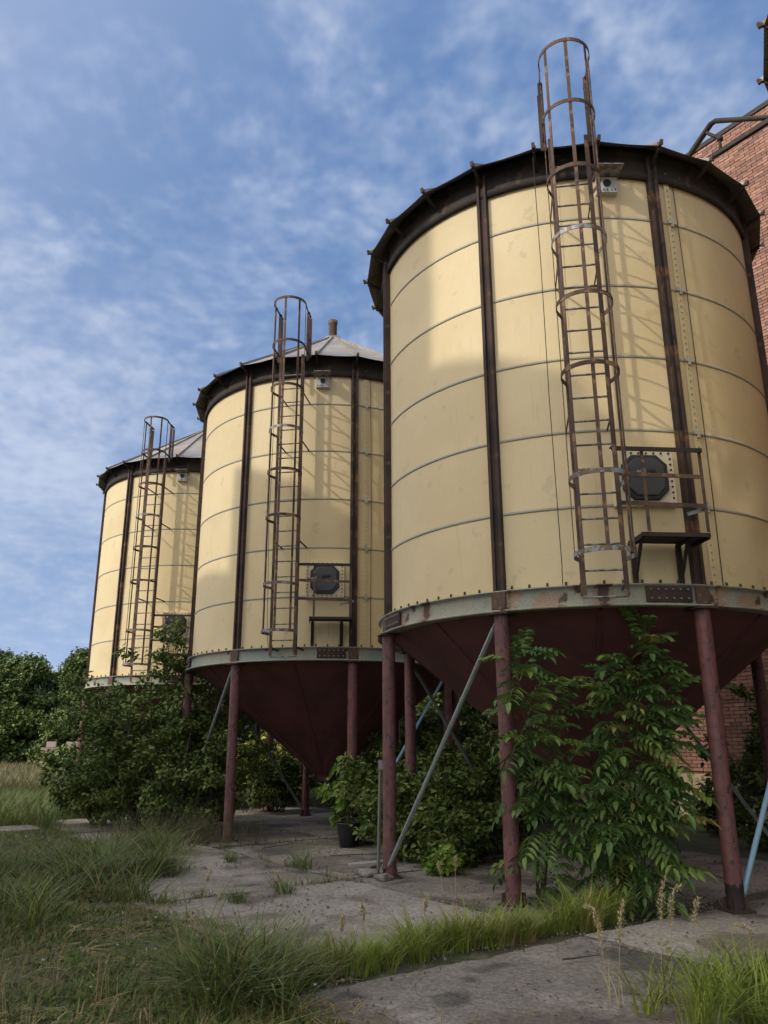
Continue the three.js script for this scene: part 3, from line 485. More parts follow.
sapling('slender leafy sapling leaning against the silo leg with the green brace', 1.62, -9.25, [
  { pts: [[0.0, 0, 0], [0.02, 0.9, 0.12], [-0.08, 1.75, 0.35], [-0.2, 2.6, 0.5]], n: 60, spread: 0.9, lean: -1.5, from: 0.35, size: 1.05 },
  { pts: [[0.05, 0, 0.05], [0.14, 0.8, 0.15], [0.16, 1.5, 0.2], [0.2, 2.25, 0.25]], n: 46, spread: 0.9, lean: -1.4, from: 0.2, size: 1.05 },
  { pts: [[0, 0, 0], [0.08, 0.4, 0.15], [0.1, 0.8, 0.2], [0.12, 1.2, 0.2]], n: 20, spread: 0.9, lean: -1.5 },
], 1302);

// leaf clumps for shrubs and trees
function clump(n, l, w, rad, seed) { const r = rng(seed), a = []; for (let i = 0; i < n; i++) { const v = new THREE.Vector3(r() - 0.5, r() - 0.5, r() - 0.5).normalize().multiplyScalar(rad * Math.cbrt(r())); a.push(leafGeo(l * (0.75 + 0.5 * r()), w * (0.8 + 0.4 * r()), 0.3, 0.3).rotateX((r() - 0.5) * 1.6).rotateZ((r() - 0.6) * 1.3).rotateY(r() * 6.283).translate(v.x, v.y * 0.7, v.z)); } return merge(a); }
const CL = { small: clump(8, 0.085, 0.052, 0.12, 3), mid: clump(9, 0.17, 0.11, 0.24, 4), big: clump(14, 0.21, 0.13, 0.5, 5) };
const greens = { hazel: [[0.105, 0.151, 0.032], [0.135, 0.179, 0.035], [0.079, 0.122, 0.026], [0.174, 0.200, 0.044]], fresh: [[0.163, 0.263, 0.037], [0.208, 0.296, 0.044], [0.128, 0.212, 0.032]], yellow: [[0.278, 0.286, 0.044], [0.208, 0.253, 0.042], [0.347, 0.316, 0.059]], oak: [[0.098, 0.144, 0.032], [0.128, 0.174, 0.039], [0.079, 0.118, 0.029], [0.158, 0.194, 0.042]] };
const whiteLeaf = new THREE.MeshPhysicalMaterial({ color: 0xffffff, roughness: 0.6, side: THREE.DoubleSide, transmission: 0.2, thickness: 0, specularIntensity: 0.5 });
function foliage(name, list, geo, cols, parent, seed, smin = 0.7, smax = 1.3) {
  const r = rng(seed), im = new THREE.InstancedMesh(geo, whiteLeaf, list.length), m = new THREE.Matrix4(), q = new THREE.Quaternion(), e = new THREE.Euler(), c = new THREE.Color();
  list.forEach((p, i) => { e.set((r() - 0.5) * 1.0, r() * 6.283, (r() - 0.5) * 1.0); q.setFromEuler(e); const s = mix(smin, smax, r()); m.compose(new THREE.Vector3(...p), q, new THREE.Vector3(s, s, s)); im.setMatrixAt(i, m); const k = cols[Math.floor(r() * cols.length)], v = 0.8 + 0.4 * r(); c.setRGB(k[0] * v, k[1] * v, k[2] * v); im.setColorAt(i, c); });
  im.name = name; im.userData.kind = 'stuff'; im.castShadow = im.receiveShadow = true; parent.add(im); return im;
}
function limb(from, to, r0, r1, bend, r, seg = 5) { const A = new THREE.Vector3(...from), B = new THREE.Vector3(...to), mid = A.clone().lerp(B, 0.5).add(new THREE.Vector3((r() - 0.5) * bend, (r() - 0.2) * bend, (r() - 0.5) * bend)); const P = new THREE.QuadraticBezierCurve3(A, mid, B).getPoints(6); return { geo: tube(P.map(v => v.toArray()), P.map((_, i) => mix(r0, r1, i / 6)), seg), pts: P }; }
// shrub: many stems from the base, leaf clumps round the outer halves of the stems and their side shoots
function shrub(name, label, x, z, o) {
  const { h, rx, rz, stems = 9, n = 1500, geo = CL.small, cols = greens.hazel, seed = 1, group, shoots = 0, cat = 'shrub', low = 0.12, mat = M.twig } = o;
  const r = rng(seed), g = thing(name, label, cat, [x, G0, z], 0, group), tips = [], stemGeo = [];
  for (let i = 0; i < stems; i++) {
    const a = i / stems * 6.283 + r() * 0.7, rr = Math.sqrt(r()) * 0.95, top = i < shoots ? h : h * (0.42 + 0.5 * r()) * (1 - 0.30 * rr * rr);
    const e = i < shoots ? 0.35 * r() : rr, L = limb([Math.cos(a) * 0.18 * rx * r(), 0, Math.sin(a) * 0.18 * rz * r()], [Math.cos(a) * rx * e, top, Math.sin(a) * rz * e], 0.012 + h * 0.005, 0.004, 0.45, r); stemGeo.push(L.geo);
    tips.push({ pts: L.pts, thin: i < shoots, rr });
  }
  const list = [], sprays = [], ns = Math.round(stems * 6);
  for (let i = 0; i < ns; i++) {
    const st = tips[i % tips.length], t = st.thin ? 0.3 + 0.7 * r() : 0.15 + 0.85 * Math.pow(r(), 0.8), k = Math.min(5, Math.floor(t * 6)), p = st.pts[k].clone().lerp(st.pts[k + 1], clamp(t * 6 - k, 0, 1));
    const a = r() * 6.283, L = (st.thin ? 0.28 : mix(0.75, 0.45, t)) * Math.min(rx, h * 0.45) * (0.5 + 0.8 * r()), dy = mix(-0.12, 0.5, t) + (r() - 0.5) * 0.4, e = p.clone().add(new THREE.Vector3(Math.cos(a) * L, dy * L, Math.sin(a) * L)); if (e.y < 0.12) e.y = 0.12 + 0.1 * r();
    stemGeo.push(tube([p.toArray(), p.clone().lerp(e, 0.5).add(new THREE.Vector3(0, 0.06 * L, 0)).toArray(), e.toArray()], [0.006, 0.004, 0.002], 3)); sprays.push([p, e, L]);
  }
  part('stems', merge(stemGeo), mat, g);
  for (let i = 0; i < n; i++) {
    const [p, e, L] = sprays[Math.floor(r() * ns)], t = 0.15 + 0.9 * Math.pow(r(), 0.7), v = new THREE.Vector3((r() - 0.5) * 0.34, (r() - 0.5) * 0.16, (r() - 0.5) * 0.34).multiplyScalar(Math.min(1, L)), q = p.clone().lerp(e, t).add(v);
    if (q.y < 0.06) q.y = 0.06 + r() * 0.15; list.push(q.toArray());
  }
  foliage('foliage', list, geo, cols, g, seed + 7); return g;
}
function tree(name, label, x, z, o) {
  const { h, cr, ch = h * 0.7, n = 2600, geo = CL.big, cols = greens.oak, seed = 1, group, base = G0 - 0.1, tr = 0.018 } = o;
  const r = rng(seed), g = thing(name, label, 'tree', [x, base, z], 0, group), trunk = limb([0, 0, 0], [(r() - 0.5) * 0.6, h * 0.82, (r() - 0.5) * 0.6], h * tr, h * 0.004, h * 0.06, r, 8);
  part('trunk', trunk.geo, M.bark, g);
  const blobs = [], nb = 24; const lg = [];
  for (let i = 0; i < nb; i++) {
    const a = i * 2.4 + r(), t = (i + 0.5) / nb, y = h - ch * (0.10 + 0.82 * (1 - t)), env = Math.sin(Math.PI * clamp(0.14 + 0.80 * (1 - (h - y) / ch * 0.86), 0, 1)) , rad = cr * env * (0.35 + 0.5 * r());
    const c = [Math.cos(a) * rad, y, Math.sin(a) * rad], st = trunk.pts[Math.max(1, Math.min(5, Math.floor((y / h - 0.15) * 6)))];
    lg.push(limb(st.toArray(), c, h * 0.007, h * 0.002, h * 0.05, r).geo); blobs.push({ c, s: cr * (0.17 + 0.22 * r()) });
  }
  part('limbs', merge(lg), M.bark, g);
  const list = [];
  for (let i = 0; i < n; i++) { const b = blobs[Math.floor(r() * nb)], v = new THREE.Vector3(r() - 0.5, (r() - 0.5), r() - 0.5).normalize().multiplyScalar(b.s * Math.pow(r(), 0.45)); list.push([b.c[0] + v.x * 1.1, b.c[1] + v.y * 0.75, b.c[2] + v.z * 1.1]); }
  foliage('crown', list, geo, cols, g, seed + 3); return g;
}
// a place on the ground seen at image column px and at depth z (column 384 is straight ahead)
const colX = (px, depth) => (px - 384) / 790.6 * depth * 0.959 ;

shrub('hazel_shrub', 'big dense shrub with thin top shoots covering the base of the sunlit silo', -4.6, -17.0, { h: 4.1, rx: 2.3, rz: 1.7, stems: 40, n: 3000, geo: CL.small, cols: greens.hazel, seed: 52, shoots: 7, low: 0.05 });
shrub('elder_seedling', 'thin sapling before the pale ruined block wall', colX(60, 30), -30, { h: 2.0, rx: 0.7, rz: 0.5, stems: 7, n: 130, geo: CL.mid, cols: greens.oak, seed: 77, cat: 'plant' });
shrub('hazel_shrub', 'low leafy shrub joined to the field side of the big dense shrub', -6.1, -17.9, { h: 1.9, rx: 1.2, rz: 1.1, stems: 14, n: 1100, geo: CL.small, cols: greens.hazel, seed: 43 });
shrub('hazel_shrub', 'spreading shrub that hides a leg and brace of the middle silo', -3.7, -15.6, { h: 2.7, rx: 1.1, rz: 0.8, stems: 18, n: 1250, geo: CL.small, cols: greens.hazel, seed: 45, low: 0.05 });
const under = 'shrubs growing behind the silo legs';
const underL = (x, z) => z < -19 ? 'leafy shrub on the far side of the middle silo, seen between its legs' : x > 6.2 - 0.05 && z > -15 ? 'upright shrub between the light blue brace and the brick building' : x > 4.5 ? 'low shrub against the plaster base of the brick building' : z > -13.5 && x < 2 ? 'dense shrub just behind the red leg at the foot of the green brace' : 'tall shrub in the deep shade behind the hopper with the saplings';
[[0.75, -12.3, 1.5, 0.75, 900, 'hazel'], [0.35, -13.6, 1.9, 0.9, 1100, 'hazel'], [1.55, -13.2, 1.7, 0.9, 1100, 'hazel'], [0.9, -15.6, 2.3, 1.1, 1400, 'hazel'], [2.4, -15.4, 2.2, 1.2, 1400, 'hazel'], [1.4, -18.2, 3.0, 1.4, 1700, 'hazel'], [3.3, -18.8, 3.2, 1.5, 1700, 'hazel'],
 [6.2, -13.2, 2.4, 0.8, 800, 'hazel'], [7.0, -14.4, 2.8, 0.9, 900, 'hazel'], [0.0, -21.5, 3.2, 1.4, 1500, 'hazel'], [-2.7, -20.9, 2.3, 1.0, 900, 'hazel'], [-1.2, -23.5, 2.0, 1.1, 800, 'hazel'], [1.0, -11.75, 0.8, 0.5, 420, 'hazel'], [0.2, -12.5, 1.2, 0.6, 600, 'hazel'], [4.9, -16.6, 0.8, 0.7, 420, 'hazel'], [6.3, -15.9, 1.1, 0.6, 420, 'hazel'], [-6.0, -21.6, 2.6, 1.2, 1100, 'hazel']].forEach(([x, z, h, rr, n, c], i) =>
  shrub('undergrowth_shrub', underL(x, z), x, z, { h, rx: rr, rz: rr, stems: 10, n, geo: CL.small, cols: greens[c], seed: 500 + i * 9, group: under }));
shrub('elder_seedling', 'young bright green plant with broad leaves beside the black bucket', -0.5, -14.2, { h: 1.35, rx: 0.6, rz: 0.5, stems: 9, n: 130, geo: clump(6, 0.20, 0.09, 0.16, 61), cols: greens.fresh, seed: 61, low: 0.4, cat: 'plant' });
shrub('elder_seedling', 'low bright green seedling at the foot of the green brace', 0.75, -10.95, { h: 0.32, rx: 0.3, rz: 0.22, stems: 6, n: 55, geo: CL.small, cols: greens.fresh, seed: 67, cat: 'plant' });

// trees beyond the yard
const tg = 'trees beyond the field';
[[6, 58, 8.3, 3.0, 'oak', 'yellowish green tree at the edge of the field, left of the taller dark trees'], [-30, 62, 9.2, 3.4, 'oak', ''], [33, 66, 5.6, 3.0, 'oak', ''], [56, 62, 7.6, 2.8, 'oak', ''], [86, 55, 8.7, 3.2, 'oak', ''], [114, 58, 8.2, 3.4, 'oak', ''], [150, 56, 8.5, 3.6, 'oak', ''], [-70, 60, 10, 4, 'oak', '']].forEach(([px, dep, h, cr, c, l], i) =>
  tree('field_tree', i ? 'broad leafy tree in the dark tree line beyond the field' : 'rounded leafy tree standing apart from the tree line by the field', colX(px, dep), -dep, { h, cr, ch: h * 0.94, n: 4200, cols: greens[c], seed: 800 + i * 11, group: i ? tg : undefined }));
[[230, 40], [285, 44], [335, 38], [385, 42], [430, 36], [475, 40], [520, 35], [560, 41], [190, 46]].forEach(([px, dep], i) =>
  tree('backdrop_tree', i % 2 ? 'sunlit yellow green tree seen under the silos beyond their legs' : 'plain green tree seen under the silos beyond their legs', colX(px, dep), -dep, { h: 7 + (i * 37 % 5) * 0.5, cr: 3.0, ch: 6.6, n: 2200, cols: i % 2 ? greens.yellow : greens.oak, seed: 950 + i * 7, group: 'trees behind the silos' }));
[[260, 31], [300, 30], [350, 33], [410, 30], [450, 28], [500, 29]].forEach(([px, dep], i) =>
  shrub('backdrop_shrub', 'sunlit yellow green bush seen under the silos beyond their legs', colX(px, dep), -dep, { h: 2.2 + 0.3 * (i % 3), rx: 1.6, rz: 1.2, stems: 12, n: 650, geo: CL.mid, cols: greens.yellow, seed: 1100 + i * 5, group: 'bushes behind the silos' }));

// ---------------------------------------------------------------- grass
function bladeGeo(n, h, w, spread, lean, seed) {
  const r = rng(seed), pos = [], idx = [];
  for (let i = 0; i < n; i++) {
    const a = r() * 6.283, rr = Math.sqrt(r()) * spread, x = Math.cos(a) * rr, z = Math.sin(a) * rr, hh = h * (0.55 + 0.6 * r()), dir = a + (r() - 0.5) * 2.2, ln = lean * (0.35 + r()) * hh, ww = w * (0.7 + 0.6 * r()), sx = -Math.sin(dir) * ww / 2, sz = Math.cos(dir) * ww / 2, b = pos.length / 3;
    for (let k = 0; k < 4; k++) { const t = k / 3, px = x + Math.cos(dir) * ln * t * t, pz = z + Math.sin(dir) * ln * t * t, py = hh * (t - 0.28 * lean * t * t), q = k === 3 ? 0.08 : 1 - t * 0.55; pos.push(px - sx * q, py, pz - sz * q, px + sx * q, py, pz + sz * q); }
    for (let k = 0; k < 3; k++) { const s = b + k * 2; idx.push(s, s + 1, s + 2, s + 2, s + 1, s + 3); }
  }
  const g = new THREE.BufferGeometry(); g.setAttribute('position', new THREE.Float32BufferAttribute(pos, 3)); g.setIndex(idx); g.computeVertexNormals(); g.setAttribute('uv', new THREE.Float32BufferAttribute(new Float32Array(pos.length / 3 * 2), 2)); return g;
}
const grassMat = new THREE.MeshPhysicalMaterial({ color: 0xffffff, roughness: 0.65, side: THREE.DoubleSide, transmission: 0.4, thickness: 0, specularIntensity: 0.5 });
const GC = { green: [[0.177, 0.226, 0.036], [0.142, 0.198, 0.032], [0.224, 0.259, 0.044]], lush: [[0.30, 0.36, 0.05], [0.236, 0.303, 0.038], [0.201, 0.264, 0.034], [0.295, 0.330, 0.052]], straw: [[0.496, 0.374, 0.162], [0.401, 0.297, 0.123]], mixd: [[0.153, 0.209, 0.034], [0.118, 0.171, 0.030], [0.201, 0.220, 0.048], [0.307, 0.242, 0.085], [0.136, 0.187, 0.032]], olive: [[0.118, 0.149, 0.032], [0.100, 0.132, 0.028], [0.153, 0.165, 0.043]] };
function grass(name, label, spots, geo, cols, seed, smin, smax, cat = 'grass') {
  const r = rng(seed), im = new THREE.InstancedMesh(geo, grassMat, spots.length), m = new THREE.Matrix4(), q = new THREE.Quaternion(), e = new THREE.Euler(), c = new THREE.Color();
  spots.forEach((p, i) => { e.set((r() - 0.5) * 0.3, r() * 6.283, (r() - 0.5) * 0.3); q.setFromEuler(e); const s = mix(smin, smax, r()) * (p[3] || 1); m.compose(new THREE.Vector3(p[0], p[1], p[2]), q, new THREE.Vector3(s, s * (0.85 + 0.3 * r()), s)); im.setMatrixAt(i, m); const k = cols[Math.floor(r() * cols.length)], v = 0.75 + 0.5 * r(); c.setRGB(k[0] * v, k[1] * v, k[2] * v); im.setColorAt(i, c); });
  im.name = numbered(name); tag(im, label, cat, null, 'stuff'); im.castShadow = im.receiveShadow = true; scene.add(im); return im;
}
const soilY = G0 - 0.03;
const inFrame = (x, z) => z < -4.2 && Math.abs(x) < -z * 0.60 + 0.8;
{
  const r = rng(2001), short = [], weeds = [], tall = [], fieldLush = [], fieldDry = [], dryIn = [];
  const density = (x, z) => N3(x * 0.6, z * 0.6, 3.3);
  for (let i = 0; i < 80000; i++) {                       // meadow beside the slabs
    const z = -4.3 - 14 * Math.pow(r(), 1.5), x = (r() * 2 - 1) * (-z * 0.6 + 0.8); if (!inFrame(x, z)) continue;
    const [a, b] = toAB(x, z); const edge = (a > 2 ? 5.85 : 5.45) + 0.45 * N3(a * 0.9, 4, 1) + 0.3 * N3(a * 3, 2, 2); if (b < edge && !(a < -5.5 && b > 4.4)) continue;
    if (Math.abs(a + 10.8) < 0.6 && b > 4.4) continue;
    const d = density(x, z); if (N3(x * 1.8, z * 1.8, 21) + 0.6 * N3(x * 5, z * 5, 2) < -0.12 - 0.5 * r()) continue;
    if (r() < 0.6) short.push([x, soilY, z, 0.8 + 0.5 * d]); else if (r() < 0.84) weeds.push([x, soilY + 0.02, z]); else if (r() < 0.20) dryIn.push([x, soilY, z]);
    if (d > 0.14 && r() < 0.05 && z < -6.3) tall.push([x, soilY, z]);
  }
  for (let i = 0; i < 420; i++) { const cx = [-3.6, -3.15, -4.3, -3.7][i % 4], cz = [-10.5, -11.2, -12.0, -13.2][i % 4], x = cx + (r() + r() - 1) * 0.7, z = cz + (r() + r() - 1) * 0.6; tall.push([x, soilY, z, 0.55 + 0.6 * r()]); }
  for (let i = 0; i < 170; i++) { const x = -0.95 + (r() + r() - 1) * 0.5, z = -6.15 + (r() + r() - 1) * 0.7; const [a, b] = toAB(x, z); if (b > 5.75) tall.push([x, soilY, z, 0.9]); }
  for (let i = 0; i < 9000; i++) { const z = -16.8 - 12 * r(), x = -5.4 - 18 * r(); if (Math.abs(x) > -z * 0.6) continue; const [a, b] = toAB(x, z); if (Math.abs(a + 10.8) < 0.65 && b > 4.5 && b < 9.6) continue; if (b < 4.2 && a > -12) continue; fieldLush.push([x, -0.10, z]); }
  for (let i = 0; i < 12000; i++) { const z = -27 - 36 * Math.pow(r(), 1.4), x = z * (0.26 + 0.32 * r()); fieldDry.push([x, -0.17, z]); }
  const back = []; for (let i = 0; i < 5200; i++) { const z = -19.5 - 26 * Math.pow(r(), 1.3), x = -9 + 15 * r(); const [a, b] = toAB(x, z); if (b > -2.9 && a > -12.6) continue; if (b < -6.5 && a > -6.5) continue; back.push([x, -0.12, z]); }
  const brush = []; for (let i = 0; i < 240; i++) brush.push([-3.6 + (r() + r() - 1) * 1.7, soilY, -14.4 + (r() + r() - 1) * 0.8]);
  grass('back_weeds', 'rough yellow green weeds on the ground behind the silos', back, bladeGeo(14, 0.5, 0.02, 0.22, 0.6, 51), [[0.17, 0.18, 0.06], [0.13, 0.15, 0.045], [0.22, 0.19, 0.09]], 41, 0.4, 1.3, 'weeds');
  grass('dry_brush', 'dry brown stalks at the foot of the spreading shrub', brush, bladeGeo(8, 0.62, 0.006, 0.07, 0.4, 52), [[0.20, 0.15, 0.09], [0.15, 0.12, 0.07], [0.12, 0.14, 0.05]], 42, 0.5, 1.2);
  grass('meadow_grass', 'short dull green grass covering the yard beside the concrete slabs', short, bladeGeo(10, 0.15, 0.009, 0.07, 0.9, 21), GC.mixd, 31, 0.6, 1.25);
  grass('meadow_weeds', 'low broad leaved weeds mixed into the short meadow grass', weeds, clump(8, 0.075, 0.042, 0.085, 22), [...GC.olive, ...GC.mixd], 32, 0.6, 2.1, 'weeds');
  const flatS = []; for (let i = 0; i < 2600; i++) { const z = -4.4 - 12 * Math.pow(r(), 1.5), x = (r() * 2 - 1) * (-z * 0.6 + 0.6), [a, b] = toAB(x, z); if (b < 4.9 + 0.8 * r()) continue; flatS.push([x, soilY + 0.02, z]); }
  grass('straw_litter', 'flattened dead straw lying among the meadow grass', flatS, bladeGeo(6, 0.07, 0.006, 0.06, 4.5, 53), GC.straw, 43, 0.7, 1.6, 'straw');
  grass('dry_grass', 'dry straw coloured stalks scattered in the meadow grass', dryIn, bladeGeo(5, 0.30, 0.004, 0.05, 0.4, 23), GC.straw, 33, 0.7, 1.3);
  grass('tall_grass', 'tall soft green grass in the meadow before the big shrub', tall, bladeGeo(11, 0.46, 0.011, 0.10, 1.0, 24), [...GC.green, ...GC.mixd, ...GC.olive], 34, 0.6, 1.25);
  grass('lush_grass', 'bright sunlit green grass beyond the pale concrete path', fieldLush, bladeGeo(14, 0.5, 0.014, 0.16, 0.6, 25), [[0.14, 0.20, 0.045], [0.17, 0.21, 0.055], [0.12, 0.175, 0.04], [0.22, 0.21, 0.08]], 35, 0.5, 1.3);
  grass('field_grass', 'sunlit straw coloured grass of the open field below the trees', fieldDry, bladeGeo(14, 0.75, 0.03, 0.4, 0.5, 26), [[0.26, 0.22, 0.10], [0.22, 0.20, 0.085], [0.18, 0.19, 0.07], [0.30, 0.25, 0.13]], 36, 0.5, 1.2);
  // arching grass along the open joint between two slabs
  const joint = [], tufts = []; for (let i = 0; i < 34; i++) { const t = i / 34 + 0.02 * r(); tufts.push([mix(6.0, 2.2, t), 2.18 - (0.10 + 0.22 * Math.max(0, Math.sin(t * 5.5 - 0.3))) * r(), 0.5 + 0.75 * clamp(0.5 + 1.1 * N3(t * 9, 3, 1)) * (0.65 + 0.5 * t)]); }
  for (let i = 0; i < 460; i++) { const [b, a, k] = tufts[Math.floor(r() * 34)], p = AB(a + (r() + r() - 1) * 0.13, b + (r() + r() - 1) * 0.14); joint.push([p[0], -0.05, p[2], k]); }
  grass('joint_grass', 'arching bright green grass growing along the open slab joint', joint, bladeGeo(14, 0.42, 0.012, 0.08, 0.8, 27), [...GC.lush, ...GC.lush, ...GC.lush, ...GC.straw], 37, 0.65, 1.2);
  const corner = []; for (let i = 0; i < 330; i++) { const x = 1.55 + 2.1 * r(), z = -5.0 - 1.35 * r() + 0.25 * (x - 2.6); if (z < -6.15 + 0.3 * Math.abs(x - 2.9) || (x < 2.0 && r() < 0.6)) continue; corner.push([x, -0.01, z]); }
  grass('corner_grass', 'arching green grass tussock with dry seed heads beside the slab', corner, bladeGeo(14, 0.40, 0.011, 0.08, 1.0, 28), GC.lush, 38, 0.6, 1.15);
  const cracks = []; for (let i = 0; i < 260; i++) { const jn = [-1.35, -1.35, -5.3, 5.65][i % 4], b = 1.2 + 4.4 * r(); if (N3(b * 1.6, jn, 5) < 0.02) continue; const p = AB(jn + (r() - 0.5) * 0.08, b); cracks.push([p[0], -0.04, p[2]]); } for (let i = 0; i < 120; i++) { const a = -7 + 12 * r(); if (N3(a * 1.3, 8, 5) < 0.05) continue; const p = AB(a, 3.1 + (r() - 0.5) * 0.06); cracks.push([p[0], -0.04, p[2]]); }
  grass('crack_grass', 'sparse grass sprouting from the cracks between the slabs', cracks, bladeGeo(9, 0.16, 0.006, 0.05, 0.8, 29), GC.mixd, 39, 0.6, 1.3);
  // separate tufts standing on the slabs
  [[-1.11, -11.6, 1.25, 'grass tuft standing alone on the slab under the middle silo'], [-1.15, -9.7, 0.8, 'small grass tuft beside the slab joint, before the larger lone tuft'], [-1.58, -9.2, 0.75, 'small grass tuft at the worn slab edge by the meadow'], [-2.2, -12.2, 0.7, 'thin grass tuft near the leg of the middle silo'], [2.15, -8.35, 0.7, 'thin grass tuft before the tall sapling']].forEach(([x, z, s, l], i) => {
    const g = thing('grass_tuft', l, 'grass tuft', [x, 0, z]); const bl = part('blades', bladeGeo(90, 0.30 * s, 0.007, 0.13 * s, 0.9, 60 + i), std({ color: lin(0.115, 0.16, 0.036), roughness: 0.7, side: THREE.DoubleSide }), g); bl.userData.kind = 'stuff';
  });
}
// dry reed grass with nodding seed plumes
{
  const straw = std({ color: lin(0.40, 0.32, 0.17), roughness: 0.9, side: THREE.DoubleSide }), plumeM = std({ color: lin(0.50, 0.40, 0.22), roughness: 1, side: THREE.DoubleSide });
  const plume = (x, z, h, nod, dir, len, seed, label, group) => {
    const r = rng(seed), g = thing('seed_grass', label, 'grass stalk', [x, -0.01, z], 0, group), P = [];
    for (let i = 0; i <= 10; i++) { const t = i / 10, k = Math.max(0, t - 0.7) / 0.3; P.push([Math.cos(dir) * (0.06 * t + nod * k * k), h * t - nod * 1.1 * k * k * k, Math.sin(dir) * (0.06 * t + nod * k * k)]); }
    part('stalk', tube(P, P.map((_, i) => mix(0.0035, 0.0012, i / 10)), 4), straw, g);
    const a = [], c = new THREE.CatmullRomCurve3(P.map(p => new THREE.Vector3(...p)));
    for (let i = 0; i < 210; i++) { const t = 1 - len * r(), p = c.getPointAt(t), w = 0.030 * Math.sin(Math.PI * clamp((1 - t) / len, 0.04, 1)) + 0.004; a.push(leafGeo(0.026, 0.006, 0.2, 0.1).rotateZ((r() - 0.3) * 1.8).rotateY(r() * 6.283).translate(p.x + (r() - 0.5) * w, p.y + (r() - 0.5) * 0.02, p.z + (r() - 0.5) * w)); }
    part('seed_plume', merge(a), plumeM, g);
    for (let i = 0; i < 3; i++) part('dry_blade', bladeGeo(1, 0.32, 0.006, 0.02, 1.2, seed + i).translate(0.01 * i, 0.02, 0), straw, g);
  };
  const gl = 'dry grass stalks with pale seed plumes';
  plume(1.44, -5.75, 0.66, 0.07, 3.0, 0.45, 1, 'pale dry grass stalk whose seed plume nods over sharply', undefined);
  plume(1.48, -5.70, 0.64, 0.02, 0.2, 0.4, 2, 'upright pale dry stalk beside the nodding seed plume', gl);
  plume(1.84, -5.95, 0.76, 0.03, 0.3, 0.45, 3, 'tall dry grass stalk with a thick upright seed plume', gl);
  plume(1.90, -5.93, 0.74, 0.06, 0.1, 0.42, 4, 'tall dry grass stalk with a thick upright seed plume', gl);
  plume(2.08, -6.0, 0.6, 0.02, 0.2, 0.3, 5, 'thin dry grass stalk by the arching grass tussock', gl);
  plume(2.5, -5.9, 0.50, 0.08, 3.3, 0.3, 6, 'thin dry grass stalk by the arching grass tussock', gl);
  plume(2.66, -5.85, 0.56, 0.02, 0.4, 0.3, 7, 'thin dry grass stalk by the arching grass tussock', gl);
  plume(2.9, -5.9, 0.52, 0.03, 0.4, 0.3, 8, 'thin dry grass stalk by the arching grass tussock', gl);
  [[-1.55, -7.9], [-0.35, -6.55], [-0.15, -6.75], [-1.05, -8.9], [0.62, -9.2], [0.75, -9.3], [-1.9, -9.0], [0.3, -7.3]].forEach(([x, z], i) => plume(x, z, 0.36 + 0.05 * (i % 3), 0.02, i, 0.3, 20 + i, 'short dry stalk in the grass of the slab joint', 'short dry stalks along the joint'));
}
// white clover heads in the meadow
{
  const r = rng(3101), fm = std({ color: lin(0.6, 0.58, 0.52), roughness: 0.8 }), sm = std({ color: lin(0.06, 0.09, 0.025), roughness: 0.8 });
  const head = merge(Array.from({ length: 14 }, (_, i) => leafGeo(0.017, 0.006, 0.2, -0.2).rotateZ(0.3 + 0.6 * r()).rotateY(i * 2.4))).translate(0, 0.15, 0), stalk = rod([0, 0, 0], [0, 0.152, 0], 0.0015, 0.0012, 4);
  [[-1.75, -6.7], [-1.5, -7.0], [-1.62, -7.2], [-2.1, -6.9], [-1.35, -6.5], [-1.9, -5.75], [-2.4, -6.2], [-0.95, -5.8], [-0.85, -5.65], [-1.2, -6.1], [-0.6, -5.9], [-2.0, -7.6], [-2.9, -8.4], [-1.3, -7.6], [-0.7, -6.2], [-1.1, -5.55], [-2.6, -5.9], [-0.45, -5.7]].forEach(([x, z]) => {
    const g = thing('clover_flower', 'tiny white flower head in the meadow grass', 'flower', [x, soilY + 0.01, z], r() * 6, 'white flowers in the meadow'); part('stalk', stalk, sm, g); part('flower_head', head, fm, g); g.scale.setScalar(0.85 + 0.5 * r());
  });
}
